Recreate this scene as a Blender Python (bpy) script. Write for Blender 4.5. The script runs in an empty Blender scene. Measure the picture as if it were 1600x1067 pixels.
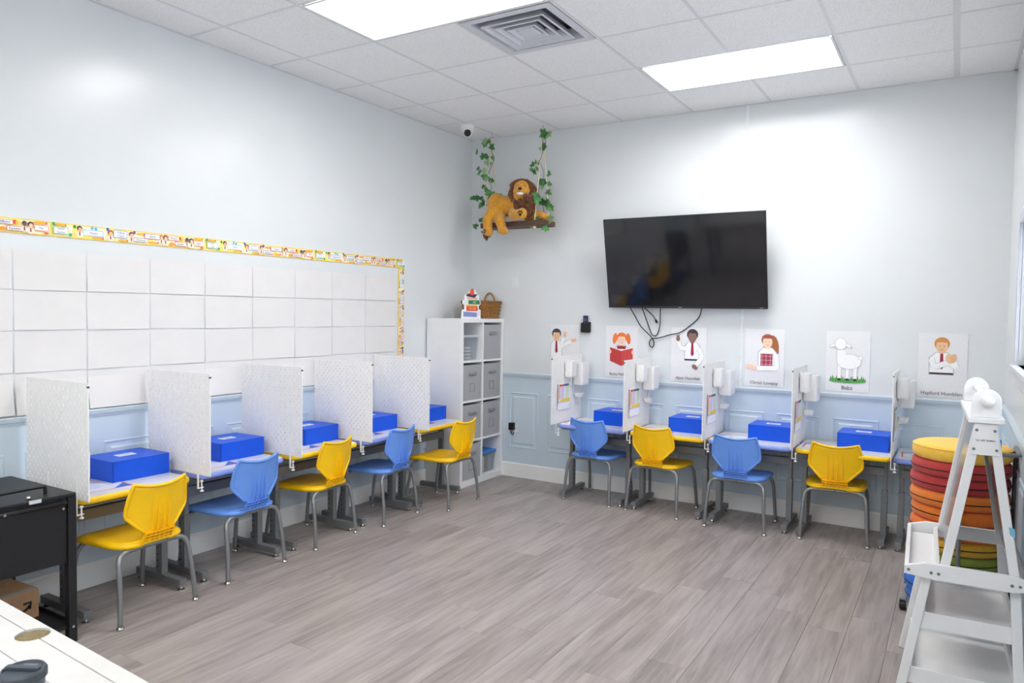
import bpy, bmesh, math, random
from mathutils import Vector, Matrix
PI = math.pi
random.seed(7)
SC = bpy.context.scene
COL = SC.collection

# ------------------------------------------------------------------ camera
F_PX, YAW, PITCH, ROLL = 1148.58, -0.5445, -0.0397, 0.0144
CAM = Vector((4.0472, -5.8988, 1.5446))
_w = Vector((math.sin(YAW)*math.cos(PITCH), math.cos(YAW)*math.cos(PITCH), math.sin(PITCH)))
_r0 = Vector((math.cos(YAW), -math.sin(YAW), 0)); _u0 = _r0.cross(_w)
_r = math.cos(ROLL)*_r0 + math.sin(ROLL)*_u0
_u = -math.sin(ROLL)*_r0 + math.cos(ROLL)*_u0
cam_d = bpy.data.cameras.new('camera'); cam = bpy.data.objects.new('camera', cam_d); COL.objects.link(cam)
cam_d.sensor_fit = 'HORIZONTAL'; cam_d.sensor_width = 36; cam_d.lens = F_PX/1600*36
cam_d.clip_start = .05
_m = Matrix((( _r.x, _u.x, -_w.x, CAM.x), (_r.y, _u.y, -_w.y, CAM.y), (_r.z, _u.z, -_w.z, CAM.z), (0, 0, 0, 1)))
cam.matrix_world = _m
SC.camera = cam

# ------------------------------------------------------------------ world, light, exposure
wd = bpy.data.worlds.new('world'); SC.world = wd; wd.use_nodes = True
wd.node_tree.nodes['Background'].inputs[0].default_value = (.80, .81, .83, 1)
wd.node_tree.nodes['Background'].inputs[1].default_value = 4.2
LAMP = 10.0            # radiance of the ceiling troffers
SC.view_settings.view_transform = 'Standard'
SC.view_settings.look = 'None'
SC.view_settings.exposure = 0.98
SC.view_settings.gamma = 1.0
SC.view_settings.use_curve_mapping = False
SC.cycles.diffuse_bounces = 10; SC.cycles.max_bounces = 14

# room
W, H, YF = 4.33, 3.1857, -7.3
RAIL = .9827; BASEB = .134; T = .6096; A0, B0 = .3308, .6163

# ------------------------------------------------------------------ materials
def lin(h):
    h = h.lstrip('#'); c = [int(h[i:i+2], 16)/255 for i in (0, 2, 4)]
    return tuple((x/12.92 if x <= .04045 else ((x+.055)/1.055)**2.4) for x in c)+(1,)
MATS = {}
def mat(name, hexc, rough=.5, metal=0, var=.06, scale=30, bump=0, bscale=80, spec=.5, emit=0, trans=0, sheen=0, alpha=1, ior=1.45):
    if name in MATS: return MATS[name]
    m = bpy.data.materials.new(name); m.use_nodes = True
    nt = m.node_tree; b = nt.nodes['Principled BSDF']
    c = lin(hexc)
    b.inputs['Roughness'].default_value = rough; b.inputs['Metallic'].default_value = metal
    b.inputs['Specular IOR Level'].default_value = spec
    b.inputs['IOR'].default_value = ior
    if trans: b.inputs['Transmission Weight'].default_value = trans
    if sheen: b.inputs['Sheen Weight'].default_value = sheen
    b.inputs['Alpha'].default_value = alpha
    tc = nt.nodes.new('ShaderNodeTexCoord')
    if var:
        n = nt.nodes.new('ShaderNodeTexNoise'); n.inputs['Scale'].default_value = scale; n.inputs['Detail'].default_value = 3
        nt.links.new(tc.outputs['Object'], n.inputs['Vector'])
        r = nt.nodes.new('ShaderNodeValToRGB')
        r.color_ramp.elements[0].position = .3; r.color_ramp.elements[1].position = .7
        r.color_ramp.elements[0].color = tuple(x*(1-var) for x in c[:3])+(1,)
        r.color_ramp.elements[1].color = tuple(min(1, x*(1+var)) for x in c[:3])+(1,)
        nt.links.new(n.outputs['Fac'], r.inputs['Fac']); nt.links.new(r.outputs['Color'], b.inputs['Base Color'])
    else:
        b.inputs['Base Color'].default_value = c
    if bump:
        n2 = nt.nodes.new('ShaderNodeTexNoise'); n2.inputs['Scale'].default_value = bscale; n2.inputs['Detail'].default_value = 4
        nt.links.new(tc.outputs['Object'], n2.inputs['Vector'])
        bp = nt.nodes.new('ShaderNodeBump'); bp.inputs['Strength'].default_value = bump; bp.inputs['Distance'].default_value = .004
        nt.links.new(n2.outputs['Fac'], bp.inputs['Height']); nt.links.new(bp.outputs['Normal'], b.inputs['Normal'])
    if emit:
        b.inputs['Emission Color'].default_value = (1, 1, 1, 1); b.inputs['Emission Strength'].default_value = emit
    MATS[name] = m
    return m
def P(hexc, rough=.55):          # flat printed ink
    return mat('print_'+hexc, hexc, rough, var=.02, scale=60)

M_WALL = mat('upper_wall_paint', '#dfe3e5', .24, var=.012, scale=3, bump=.04, bscale=40)
M_WAIN = mat('blue_wainscot_paint', '#c9d8e3', .38, var=.02, scale=5)
M_BASE = mat('baseboard_white', '#f0f0ee', .4, var=.02, scale=8)
M_TRIM = mat('white_trim', '#e4e8ec', .4, var=.02)
M_GRID = mat('ceiling_grid_metal', '#dedee0', .4, var=.02)
M_WHITE = mat('white_laminate', '#ececed', .35, var=.02, scale=10)
M_PEG = mat('pegboard_white', '#efeeec', .5, var=.02)
M_PAPER = mat('paper_white', '#e2e0df', .7, var=.015, scale=8)
M_PLAST_W = mat('white_plastic', '#ededec', .35, var=.01)
M_YEL = mat('yellow_plastic', '#fbc70c', .38, var=.03, scale=15)
M_BLU = mat('blue_plastic', '#6a9aea', .38, var=.03, scale=15)
M_YEDGE = mat('yellow_edge', '#fbcf1c', .4, var=.03)
M_BEDGE = mat('blue_edge', '#8a9fe6', .4, var=.03)
M_DTOP = mat('desk_top_laminate', '#dcdcde', .3, var=.03, scale=120)
M_STEEL = mat('grey_painted_steel', '#7c7e80', .4, metal=.3, var=.04)
M_CTUBE = mat('chair_tube_grey', '#8b8d8f', .35, metal=.55, var=.04)
M_CHROME = mat('chrome', '#cfcac2', .15, metal=1, var=.03)
M_DARK = mat('dark_beam', '#63625f', .5, var=.05)
M_BOXB = mat('blue_card_box', '#0054dc', .40, var=.04, scale=20)
M_BLACK = mat('black_powder_coat', '#18191b', .42, var=.08, bump=.1, bscale=400)
M_BLKP = mat('black_plastic', '#141517', .4, var=.05)
M_FABR = mat('grey_fabric', '#a7a8ac', .9, var=.06, scale=200, bump=.25, bscale=500)
M_FABD = mat('grey_fabric_dark', '#8d8e93', .9, var=.06, scale=200)
M_CLEAR = mat('clear_plastic', '#eef4f8', .12, trans=.85, var=0, ior=1.15)
M_WOODW = mat('white_painted_wood', '#e6e6e6', .4, var=.02, scale=12)
M_SCREEN = mat('tv_screen', '#17181c', .07, var=.02, spec=.9)
M_MIRR = mat('easel_dry_erase_board', '#9a9da2', .2, var=.02, metal=.5)

def floor_mat():
    m = bpy.data.materials.new('grey_vinyl_plank'); m.use_nodes = True; nt = m.node_tree; b = nt.nodes['Principled BSDF']
    L = nt.links.new
    tc = nt.nodes.new('ShaderNodeTexCoord'); oi = nt.nodes.new('ShaderNodeObjectInfo')
    add = nt.nodes.new('ShaderNodeVectorMath'); add.operation = 'ADD'
    mul = nt.nodes.new('ShaderNodeVectorMath'); mul.operation = 'SCALE'; mul.inputs['Scale'].default_value = 37.0
    L(oi.outputs['Location'], mul.inputs[0]); L(tc.outputs['Object'], add.inputs[0]); L(mul.outputs[0], add.inputs[1])
    mp = nt.nodes.new('ShaderNodeMapping'); mp.inputs['Scale'].default_value = (34, 2.2, 1); L(add.outputs[0], mp.inputs['Vector'])
    n = nt.nodes.new('ShaderNodeTexNoise'); n.inputs['Scale'].default_value = 1; n.inputs['Detail'].default_value = 6; n.inputs['Roughness'].default_value = .62
    n.inputs['Distortion'].default_value = .6
    L(mp.outputs[0], n.inputs['Vector'])
    mp2 = nt.nodes.new('ShaderNodeMapping'); mp2.inputs['Scale'].default_value = (7, 1.1, 1); L(add.outputs[0], mp2.inputs['Vector'])
    n2 = nt.nodes.new('ShaderNodeTexNoise'); n2.inputs['Scale'].default_value = 1; n2.inputs['Detail'].default_value = 3; L(mp2.outputs[0], n2.inputs['Vector'])
    mx = nt.nodes.new('ShaderNodeMath'); mx.operation = 'MULTIPLY_ADD'; mx.inputs[1].default_value = .55
    m2 = nt.nodes.new('ShaderNodeMath'); m2.operation = 'MULTIPLY'; m2.inputs[1].default_value = .45
    L(n2.outputs['Fac'], m2.inputs[0]); L(n.outputs['Fac'], mx.inputs[0]); L(m2.outputs[0], mx.inputs[2])
    rnd = nt.nodes.new('ShaderNodeMath'); rnd.operation = 'MULTIPLY_ADD'; rnd.inputs[1].default_value = .06; rnd.inputs[2].default_value = -.03
    L(oi.outputs['Random'], rnd.inputs[0])
    sm = nt.nodes.new('ShaderNodeMath'); sm.operation = 'ADD'; L(mx.outputs[0], sm.inputs[0]); L(rnd.outputs[0], sm.inputs[1])
    r = nt.nodes.new('ShaderNodeValToRGB'); e = r.color_ramp.elements
    e[0].position = .30; e[0].color = lin('#766f6b'); e[1].position = .68; e[1].color = lin('#afa7a3')
    x = e.new(.48); x.color = lin('#988f8b')
    L(sm.outputs[0], r.inputs['Fac']); L(r.outputs['Color'], b.inputs['Base Color'])
    b.inputs['Roughness'].default_value = .42
    bp = nt.nodes.new('ShaderNodeBump'); bp.inputs['Strength'].default_value = .08; bp.inputs['Distance'].default_value = .002
    L(n.outputs['Fac'], bp.inputs['Height']); L(bp.outputs['Normal'], b.inputs['Normal'])
    return m
M_FLOOR = floor_mat()

def tile_mat():
    m = bpy.data.materials.new('mineral_fibre_tile'); m.use_nodes = True; nt = m.node_tree; b = nt.nodes['Principled BSDF']; L = nt.links.new
    tc = nt.nodes.new('ShaderNodeTexCoord')
    n = nt.nodes.new('ShaderNodeTexNoise'); n.inputs['Scale'].default_value = 160; n.inputs['Detail'].default_value = 2
    L(tc.outputs['Object'], n.inputs['Vector'])
    r = nt.nodes.new('ShaderNodeValToRGB'); e = r.color_ramp.elements
    e[0].position = .36; e[0].color = lin('#dcdcdd'); e[1].position = .46; e[1].color = lin('#f6f6f6')
    L(n.outputs['Fac'], r.inputs['Fac']); L(r.outputs['Color'], b.inputs['Base Color']); b.inputs['Roughness'].default_value = .9
    bp = nt.nodes.new('ShaderNodeBump'); bp.inputs['Strength'].default_value = .2; bp.inputs['Distance'].default_value = .002
    L(n.outputs['Fac'], bp.inputs['Height']); L(bp.outputs['Normal'], b.inputs['Normal'])
    return m
M_TILE = tile_mat()
M_LAMP = bpy.data.materials.new('lamp_lens'); M_LAMP.use_nodes = True
_b = M_LAMP.node_tree.nodes['Principled BSDF']; _b.inputs['Base Color'].default_value = (.9, .9, .9, 1)
_b.inputs['Emission Color'].default_value = (1, .985, .97, 1); _b.inputs['Emission Strength'].default_value = LAMP

# ------------------------------------------------------------------ mesh helpers
class MB:
    def __init__(s): s.v = []; s.f = []; s.mi = []; s.mats = []
    def m(s, mt):
        if mt not in s.mats: s.mats.append(mt)
        return s.mats.index(mt)
    def add(s, vs, fs, mt=None):
        o = len(s.v); s.v += [tuple(v) for v in vs]; k = s.m(mt) if mt else 0
        for f in fs: s.f.append(tuple(i+o for i in f)); s.mi.append(k)
        return s
    def box(s, x0, x1, y0, y1, z0, z1, mt=None):
        v = [(x0,y0,z0),(x1,y0,z0),(x1,y1,z0),(x0,y1,z0),(x0,y0,z1),(x1,y0,z1),(x1,y1,z1),(x0,y1,z1)]
        return s.add(v, [(0,3,2,1),(4,5,6,7),(0,1,5,4),(1,2,6,5),(2,3,7,6),(3,0,4,7)], mt)
    def prism(s, poly, t0, t1, axis='z', mt=None):
        # poly in the plane normal to axis: z->(x,y)  y->(x,z)  x->(y,z)
        def pt(a, b, t):
            return (a,b,t) if axis == 'z' else ((a,t,b) if axis == 'y' else (t,a,b))
        n = len(poly); vs = [pt(a,b,t0) for a,b in poly]+[pt(a,b,t1) for a,b in poly]
        fs = [tuple(range(n-1,-1,-1)), tuple(range(n,2*n))]+[(i,(i+1)%n,(i+1)%n+n,i+n) for i in range(n)]
        return s.add(vs, fs, mt)
    def tube(s, pts, r, n=8, mt=None, cap=True, flat=1.0):
        pts = [Vector(p) for p in pts]; N = len(pts); rs = r if isinstance(r, (list,tuple)) else [r]*N
        rings = []; ref = None
        for i, p in enumerate(pts):
            d = (pts[min(i+1,N-1)]-pts[max(i-1,0)]).normalized()
            if ref is None:
                ref = Vector((0,0,1)) if abs(d.z) < .9 else Vector((1,0,0))
            a = ref - d*ref.dot(d)
            if a.length < 1e-6: a = d.orthogonal()
            a.normalize(); b = d.cross(a); ref = a
            rings.append([p+(a*math.cos(2*PI*k/n)+b*math.sin(2*PI*k/n)*flat)*rs[i] for k in range(n)])
        vs = [v for R_ in rings for v in R_]
        fs = [(i*n+k, i*n+(k+1)%n, (i+1)*n+(k+1)%n, (i+1)*n+k) for i in range(N-1) for k in range(n)]
        if cap: fs += [tuple(range(n-1,-1,-1)), tuple(range((N-1)*n, N*n))]
        return s.add(vs, fs, mt)
    def lathe(s, prof, c=(0,0,0), n=24, axis='z', mt=None):
        # prof: (r, h) list from bottom to top
        vs = []
        for r, h in prof:
            for k in range(n):
                a = 2*PI*k/n; x, y = r*math.cos(a), r*math.sin(a)
                p = (x,y,h) if axis == 'z' else ((h,x,y) if axis == 'x' else (y,h,x))
                vs.append((p[0]+c[0],p[1]+c[1],p[2]+c[2]))
        N = len(prof)
        fs = [(i*n+k, i*n+(k+1)%n, (i+1)*n+(k+1)%n, (i+1)*n+k) for i in range(N-1) for k in range(n)]
        fs += [tuple(range(n-1,-1,-1)), tuple(range((N-1)*n, N*n))]
        return s.add(vs, fs, mt)
    def ell(s, c, r, rot=None, nu=12, nv=8, mt=None):
        vs = []; c = Vector(c)
        for j in range(nv+1):
            t = PI*j/nv
            for k in range(nu):
                a = 2*PI*k/nu; p = Vector((r[0]*math.sin(t)*math.cos(a), r[1]*math.sin(t)*math.sin(a), r[2]*math.cos(t)))
                if rot: p = rot @ p
                vs.append(p+c)
        fs = [(j*nu+k, (j+1)*nu+k, (j+1)*nu+(k+1)%nu, j*nu+(k+1)%nu) for j in range(nv) for k in range(nu)]
        return s.add(vs, fs, mt)
    def rings(s, rects, mt=None, close=True):
        # rects: list of 4-point loops -> lofted
        vs = [p for R_ in rects for p in R_]; N = len(rects)
        fs = [(i*4+k, i*4+(k+1)%4, (i+1)*4+(k+1)%4, (i+1)*4+k) for i in range(N-1) for k in range(4)]
        if close: fs.append(tuple(range((N-1)*4, N*4)))
        return s.add(vs, fs, mt)
    def spin(s, ang, c, i0=0):
        ca, sa = math.cos(ang), math.sin(ang)
        for i in range(i0, len(s.v)):
            x, y, z = s.v[i]; x -= c[0]; y -= c[1]; s.v[i] = (c[0]+x*ca-y*sa, c[1]+x*sa+y*ca, z)
        return s
    def mesh(s, name, mt=None, smooth=False):
        me = bpy.data.meshes.new(name); me.from_pydata(s.v, [], s.f)
        for x in (s.mats or [mt]): me.materials.append(x)
        if s.mats: me.polygons.foreach_set('material_index', s.mi)
        bm = bmesh.new(); bm.from_mesh(me); bmesh.ops.remove_doubles(bm, verts=bm.verts, dist=1e-6)
        bmesh.ops.recalc_face_normals(bm, faces=bm.faces); bm.to_mesh(me); bm.free()
        if smooth: me.polygons.foreach_set('use_smooth', [True]*len(me.polygons))
        me.update(); return me
    def build(s, name, mt=None, parent=None, smooth=False, bevel=0, loc=None, rot=None, seg=2):
        return obj(name, s.mesh(name, mt, smooth), parent, bevel, loc, rot, seg)
def obj(name, me, parent=None, bevel=0, loc=None, rot=None, seg=2):
    o = bpy.data.objects.new(name, me); COL.objects.link(o)
    if parent is not None: o.parent = parent
    if loc is not None: o.location = loc
    if rot is not None: o.rotation_euler = rot
    if bevel:
        b = o.modifiers.new('bevel', 'BEVEL'); b.width = bevel; b.segments = seg; b.limit_method = 'ANGLE'; b.angle_limit = math.radians(40)
        b.harden_normals = False
    return o
def tag(o, label=None, cat=None, group=None, kind=None):
    if label: o['label'] = label
    if cat: o['category'] = cat
    if group: o['group'] = group
    if kind: o['kind'] = kind
    return o
def thing(name, label, cat, loc=(0,0,0), rz=0, group=None):
    o = bpy.data.objects.new(name, None); COL.objects.link(o); o.empty_display_size = .05
    o.location = loc; o.rotation_euler = (0,0,rz); return tag(o, label, cat, group)
def kids(o): return [c for c in bpy.data.objects if c.parent == o]
def copy_tree(o, parent=None):
    c = o.copy(); COL.objects.link(c); c.parent = parent
    for ch in kids(o): copy_tree(ch, c)
    return c
def struct(o): o['kind'] = 'structure'; return o
def rrect(x0, x1, y0, y1, r, n=5):
    P_ = []
    for cx, cy, a0 in ((x1-r,y1-r,0),(x0+r,y1-r,PI/2),(x0+r,y0+r,PI),(x1-r,y0+r,1.5*PI)):
        for k in range(n+1):
            a = a0+PI/2*k/n; P_.append((cx+r*math.cos(a), cy+r*math.sin(a)))
    return P_
def ellp(cx, cy, rx, ry, n=20, rot=0, a0=0, a1=2*PI):
    full = abs(a1-a0-2*PI) < 1e-6
    out = []
    for k in range(n if full else n+1):
        a = a0+(a1-a0)*k/n; x, y = rx*math.cos(a), ry*math.sin(a)
        out.append((cx+x*math.cos(rot)-y*math.sin(rot), cy+x*math.sin(rot)+y*math.cos(rot)))
    return out
def spline(pts, n=8):
    pts = [Vector(p) for p in pts]; out = []
    for i in range(len(pts)-1):
        p0 = pts[max(i-1,0)]; p1 = pts[i]; p2 = pts[i+1]; p3 = pts[min(i+2,len(pts)-1)]
        for k in range(n):
            t = k/n
            out.append(.5*((2*p1)+(p2-p0)*t+(2*p0-5*p1+4*p2-p3)*t*t+(3*p1-p0-3*p2+p3)*t**3))
    out.append(pts[-1]); return out
_tc = {}
def text_mesh(txt, size, mt, bold=0.0, name='printed_words'):
    key = (txt, size, mt.name)
    if key in _tc: return _tc[key]
    cu = bpy.data.curves.new('t', 'FONT'); cu.body = txt; cu.size = size; cu.align_x = 'CENTER'; cu.align_y = 'CENTER'; cu.offset = bold
    cu.resolution_u = 2
    o = bpy.data.objects.new('t', cu); COL.objects.link(o)
    dg = bpy.context.evaluated_depsgraph_get()
    me = bpy.data.meshes.new_from_object(o.evaluated_get(dg)); me.name = name
    me.materials.clear(); me.materials.append(mt)
    bpy.data.objects.remove(o); bpy.data.curves.remove(cu)
    _tc[key] = me; return me
class Print:
    """flat print: layers of 2-D shapes in (x, z), printed on a sheet that faces local -y"""
    def __init__(s): s.b = MB(); s.k = 0
    def poly(s, pts, hexc):
        s.k += 1; y = -.0003-.00012*s.k
        s.b.add([(a, y, c) for a, c in pts], [tuple(range(len(pts)))], P(hexc)); return s
    def ell(s, cx, cz, rx, rz, hexc, rot=0, n=18): return s.poly(ellp(cx, cz, rx, rz, n, rot), hexc)
    def rect(s, x0, x1, z0, z1, hexc): return s.poly([(x0,z0),(x1,z0),(x1,z1),(x0,z1)], hexc)
    def line(s, pts, w, hexc):
        for (a,b),(c,d) in zip(pts, pts[1:]):
            l = math.hypot(c-a, d-b) or 1; nx, nz = -(d-b)/l*w/2, (c-a)/l*w/2
            s.poly([(a+nx,b+nz),(c+nx,d+nz),(c-nx,d-nz),(a-nx,b-nz)], hexc); s.k -= .7
        return s
    def frame(s, x0, x1, z0, z1, w, hexc, fill=None):
        s.rect(x0, x1, z0, z1, hexc); return s.rect(x0+w, x1-w, z0+w, z1-w, fill or '#f4f4f4')
    def done(s, name, parent, **k): return s.b.build(name, None, parent, **k)
def wordy(parent, txt, size, x, z, hexc, y=-.004, bold=0, rot=None, name='printed_words'):
    o = obj(name, text_mesh(txt, size, P(hexc), bold, name), parent, loc=(x, y, z), rot=rot or (PI/2,0,0)); return o

# ================================================================== SETTING
# floor: slab + individual planks
fl = struct(MB().box(-.05, W+.05, YF-.05, .05, -.06, -.004).build('floor', mat('floor_slab', '#5a5552', .8)))
PW, PL = .1815, 1.22
pm = MB().rings([[(0,0,-.004),(PW,0,-.004),(PW,PL,-.004),(0,PL,-.004)],[(.0006,.0006,-.0008),(PW-.0006,.0006,-.0008),(PW-.0006,PL-.0006,-.0008),(.0006,PL-.0006,-.0008)],
                 [(.0016,.0016,0),(PW-.0016,.0016,0),(PW-.0016,PL-.0016,0),(.0016,PL-.0016,0)]]).mesh('plank', M_FLOOR)
nx = int(W/PW)+1
for i in range(nx):
    y = -PL*random.random()*.9-.02
    ys = [0.0]
    off = random.random()
    x0 = i*PW; wd_ = min(PW, W-x0)
    yy = 0.0; first = True
    while yy > YF+.01:
        ln = PL*(.25+.7*off) if first else PL
        ln = min(ln, yy-YF); first = False
        o = obj('plank', pm, fl, loc=(x0, yy-ln, 0)); o.scale = (wd_/PW, ln/PL, 1); yy -= ln

# walls
def wall(name, x0, x1, y0, y1, z1=H+.12):
    return struct(MB().box(x0, x1, y0, y1, -.05, z1).build(name, M_WALL))
wl = wall('wall_left', -.1, 0, YF, .1)
wb = wall('wall_back', 0, W, 0, .1)
wf = wall('wall_front', -.1, W+.1, YF-.1, YF)
WY0, WY1, WZ0, WZ1 = -3.75, -1.12, 1.30, 2.06          # window opening in the right wall, lengthened out of view for more fill light
m = MB(); m.box(W, W+.1, YF, WY0, -.05, H+.12); m.box(W, W+.1, WY1, .1, -.05, H+.12); m.box(W, W+.1, WY0, WY1, -.05, WZ0); m.box(W, W+.1, WY0, WY1, WZ1, H+.12)
wr = struct(m.build('wall_right', M_WALL))
# window
wn = thing('window_1', None, None, (0,0,0)); del_ = None
wn['kind'] = 'structure'
m = MB()
for a in ((WY0-.07, WY0, WZ0-.02, WZ1+.07), (WY1, WY1+.07, WZ0-.02, WZ1+.07), (WY0, WY1, WZ1, WZ1+.07)):
    m.box(W-.016, W+.005, a[0], a[1], a[2], a[3])
m.box(W+.03, W+.06, WY0, WY0+.04, WZ0, WZ1); m.box(W+.03, W+.06, WY1-.04, WY1, WZ0, WZ1); m.box(W+.03, W+.06, WY0, WY1, WZ0, WZ0+.04); m.box(W+.03, W+.06, WY0, WY1, WZ1-.04, WZ1)
m.build('window_frame', mat('window_trim', '#cfd2dc', .4), wn, bevel=.003)
MB().box(W+.042, W+.048, WY0+.02, WY1-.02, WZ0+.02, WZ1-.02).build('pane', mat('window_glass', '#dfe6ee', .05, trans=1, var=0, ior=1.1), wn)
m = MB(); m.box(W-.034, W+.03, WY0-.09, WY1+.09, WZ0-.03, WZ0); m.box(W-.016, W, WY0-.07, WY1+.07, WZ0-.10, WZ0-.03)
m.build('window_sill', mat('window_trim', '#cfd2dc', .4), wn, bevel=.004)

# wainscot sheets with raised panels, as parts of each wall
def wain(wallobj, axis):
    """axis 'x': along +x on back wall (y=0), 'l': left wall, 'r': right wall"""
    z0, z1 = BASEB, RAIL-.03
    def pt(a, d, z):                       # a along wall, d depth into room
        return (a, -d, z) if axis == 'x' else ((d, a, z) if axis == 'l' else (W-d, a, z))
    a0, a1 = (0, W) if axis == 'x' else (YF, 0)
    def slab(x0, x1, zz0, zz1, d):
        return [pt(x0,0,zz0),pt(x1,0,zz0),pt(x1,0,zz1),pt(x0,0,zz1)], [pt(x0,d,zz0),pt(x1,d,zz0),pt(x1,d,zz1),pt(x0,d,zz1)]
    MB().rings(list(slab(a0, a1, z0, z1, .004))).build('wainscot', M_WAIN, wallobj)
    starts = [.462+.4025*i for i in range(-1, 10)] if axis == 'x' else [-3.998+.4025*i for i in range(-3, 10)]
    for s_ in starts:
        x0, x1 = max(s_, a0+.05), min(s_+.305, a1-.04)
        if x1-x0 < .08: continue
        R_ = []
        for ins, d in ((0,.004),(.004,.010),(.010,.010),(.014,.005),(.036,.005),(.046,.011)):
            R_.append([pt(x0+ins,d,.275+ins),pt(x1-ins,d,.275+ins),pt(x1-ins,d,.797-ins),pt(x0+ins,d,.797-ins)])
        MB().rings(R_).build('panel', M_WAIN, wallobj)
wain(wb, 'x'); wain(wl, 'l'); wain(wr, 'r')
# chair rails and baseboards
prof = [(0,RAIL-.045),(.008,RAIL-.045),(.010,RAIL-.030),(.018,RAIL-.028),(.022,RAIL-.008),(.018,RAIL),(0,RAIL)]
M_RAIL = mat('chair_rail_paint', '#c8d6e0', .35, var=.02)
struct(MB().prism([(d, z) for d, z in prof], YF, 0, 'y').build('trim_1', M_RAIL))
m = MB().prism([(-d, z) for d, z in prof], 0, W, 'x'); struct(m.build('trim_2', M_RAIL))
struct(MB().prism([(W-d, z) for d, z in prof], YF, 0, 'y').build('trim_3', M_RAIL))
bp_ = [(0,0),(.012,0),(.012,BASEB-.012),(.006,BASEB),(0,BASEB)]
struct(MB().prism(bp_, YF, 0, 'y').build('baseboard_left', M_BASE))
struct(MB().prism([(-d, z) for d, z in bp_], 0, W, 'x').build('baseboard_back', M_BASE))
struct(MB().prism([(W-d, z) for d, z in bp_], YF, 0, 'y').build('baseboard_right', M_BASE))
struct(MB().box(2.585, 2.605, -.004, 0, RAIL, H).build('trim_4', mat('seam_strip', '#e6ebee', .35), bevel=.001))

# ceiling
ce = struct(MB().box(-.1, W+.1, YF-.1, .1, H+.12, H+.18).build('ceiling', mat('ceiling_slab', '#c8c8c8', .9)))
xs = [0]+[A0+T*k for k in range(7)]+[W]
ys = [0]+[-(B0+T*k) for k in range(11)]+[YF]
ys = [y for y in ys if y >= YF]
skip = set()
def cellx(x): return [k for k in range(len(xs)-1) if abs(xs[k]-x) < .01][0]
def celly(y): return [k for k in range(len(ys)-1) if abs(ys[k]-y) < .01][0]
LIGHTS = [(A0+T, -(B0+3*T)), (A0+3*T, -B0), (A0+4*T, -(B0+8*T)), (A0+T, -(B0+8*T)), (A0+3*T, -(B0+10*T))]  # the rear fixtures, out of view, are added to raise the ambient light
for lx, ly in LIGHTS:
    i, j = cellx(lx), celly(ly); skip |= {(i,j),(i+1,j)}
VX, VY = A0+2*T, -(B0+2*T)
skip.add((cellx(VX), celly(VY)))
full = MB().rings([[(.006,-T+.006,.012),(T-.006,-T+.006,.012),(T-.006,-.006,.012),(.006,-.006,.012)],[(.006,-T+.006,.002),(T-.006,-T+.006,.002),(T-.006,-.006,.002),(.006,-.006,.002)],
                   [(.012,-T+.012,-.001),(T-.012,-T+.012,-.001),(T-.012,-.012,-.001),(.012,-.012,-.001)]]).mesh('ceiling_tile', M_TILE)
for i in range(len(xs)-1):
    for j in range(len(ys)-1):
        if (i,j) in skip: continue
        o = obj('ceiling_tile', full, ce, loc=(xs[i], ys[j], H)); o.scale = ((xs[i+1]-xs[i])/T, (ys[j]-ys[j+1])/T, 1)
for k, x in enumerate(xs[1:-1]):
    w_ = .010 if k != 6 else .018
    segs = [(YF, 0)]
    for lx, ly in LIGHTS:                                  # no bar through the middle of a 2 x 4 troffer
        if abs(x-(lx+T)) < .01:
            segs = [s2 for a, b in segs for s2 in ([(a, ly-T), (ly, b)] if a < ly-T and b > ly else [(a,b)])]
    for a, b in segs: MB().box(x-w_, x+w_, a, b, H-.002, H+.014).build('grid_bar', M_GRID, ce)
for y in ys[1:-1]:
    MB().box(0, W, y-.008, y+.008, H-.0015, H+.013).build('grid_bar', M_GRID, ce)
for nm, a in (('trim_5', (0,.02,YF,0)), ('trim_6', (0,W,-.02,0)), ('trim_7', (W-.02,W,YF,0))):
    struct(MB().box(a[0], a[1], a[2], a[3], H-.003, H+.012).build(nm, M_GRID))

# ceiling lights
LBL = ['rectangular ceiling light left of the square air vent', 'rectangular ceiling light above the television wall', 'added unseen ceiling fill light nearest the right wall behind the viewer', 'added unseen ceiling fill light over the near left plank table', 'added unseen ceiling fill light against the front wall behind the viewer']
def troffer(lx, ly, label):
    t = thing('ceiling_light', label, 'ceiling light', (lx+T, ly-T/2, H), 0, 'recessed ceiling lights')
    a, b = T-.012, T/2-.010
    def loop(x, y, z): return [(-x,-y,z),(x,-y,z),(x,y,z),(-x,y,z)]
    MB().rings([loop(a,b,-.004), loop(a-.016,b-.016,-.004), loop(a-.016,b-.016,.002)], close=False).build('frame', M_GRID, t)
    m = MB().rings([loop(a-.016,b-.016,.001), loop(a-.05,b-.06,.075)], close=False); m.build('reflector', mat('lamp_reflector', '#f2f2f2', .4), t)
    MB().rings([loop(a-.05,b-.06,.075), loop(a-.06,b-.12,.062), loop(a-.07,b-.2,.058)]).build('lens', M_LAMP, t)
    MB().rings([loop(a-.01,b-.01,.01), loop(a-.01,b-.01,.10)]).build('housing', M_GRID, t)
for (lx, ly), lb in zip(LIGHTS, LBL): troffer(lx, ly, lb)

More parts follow.
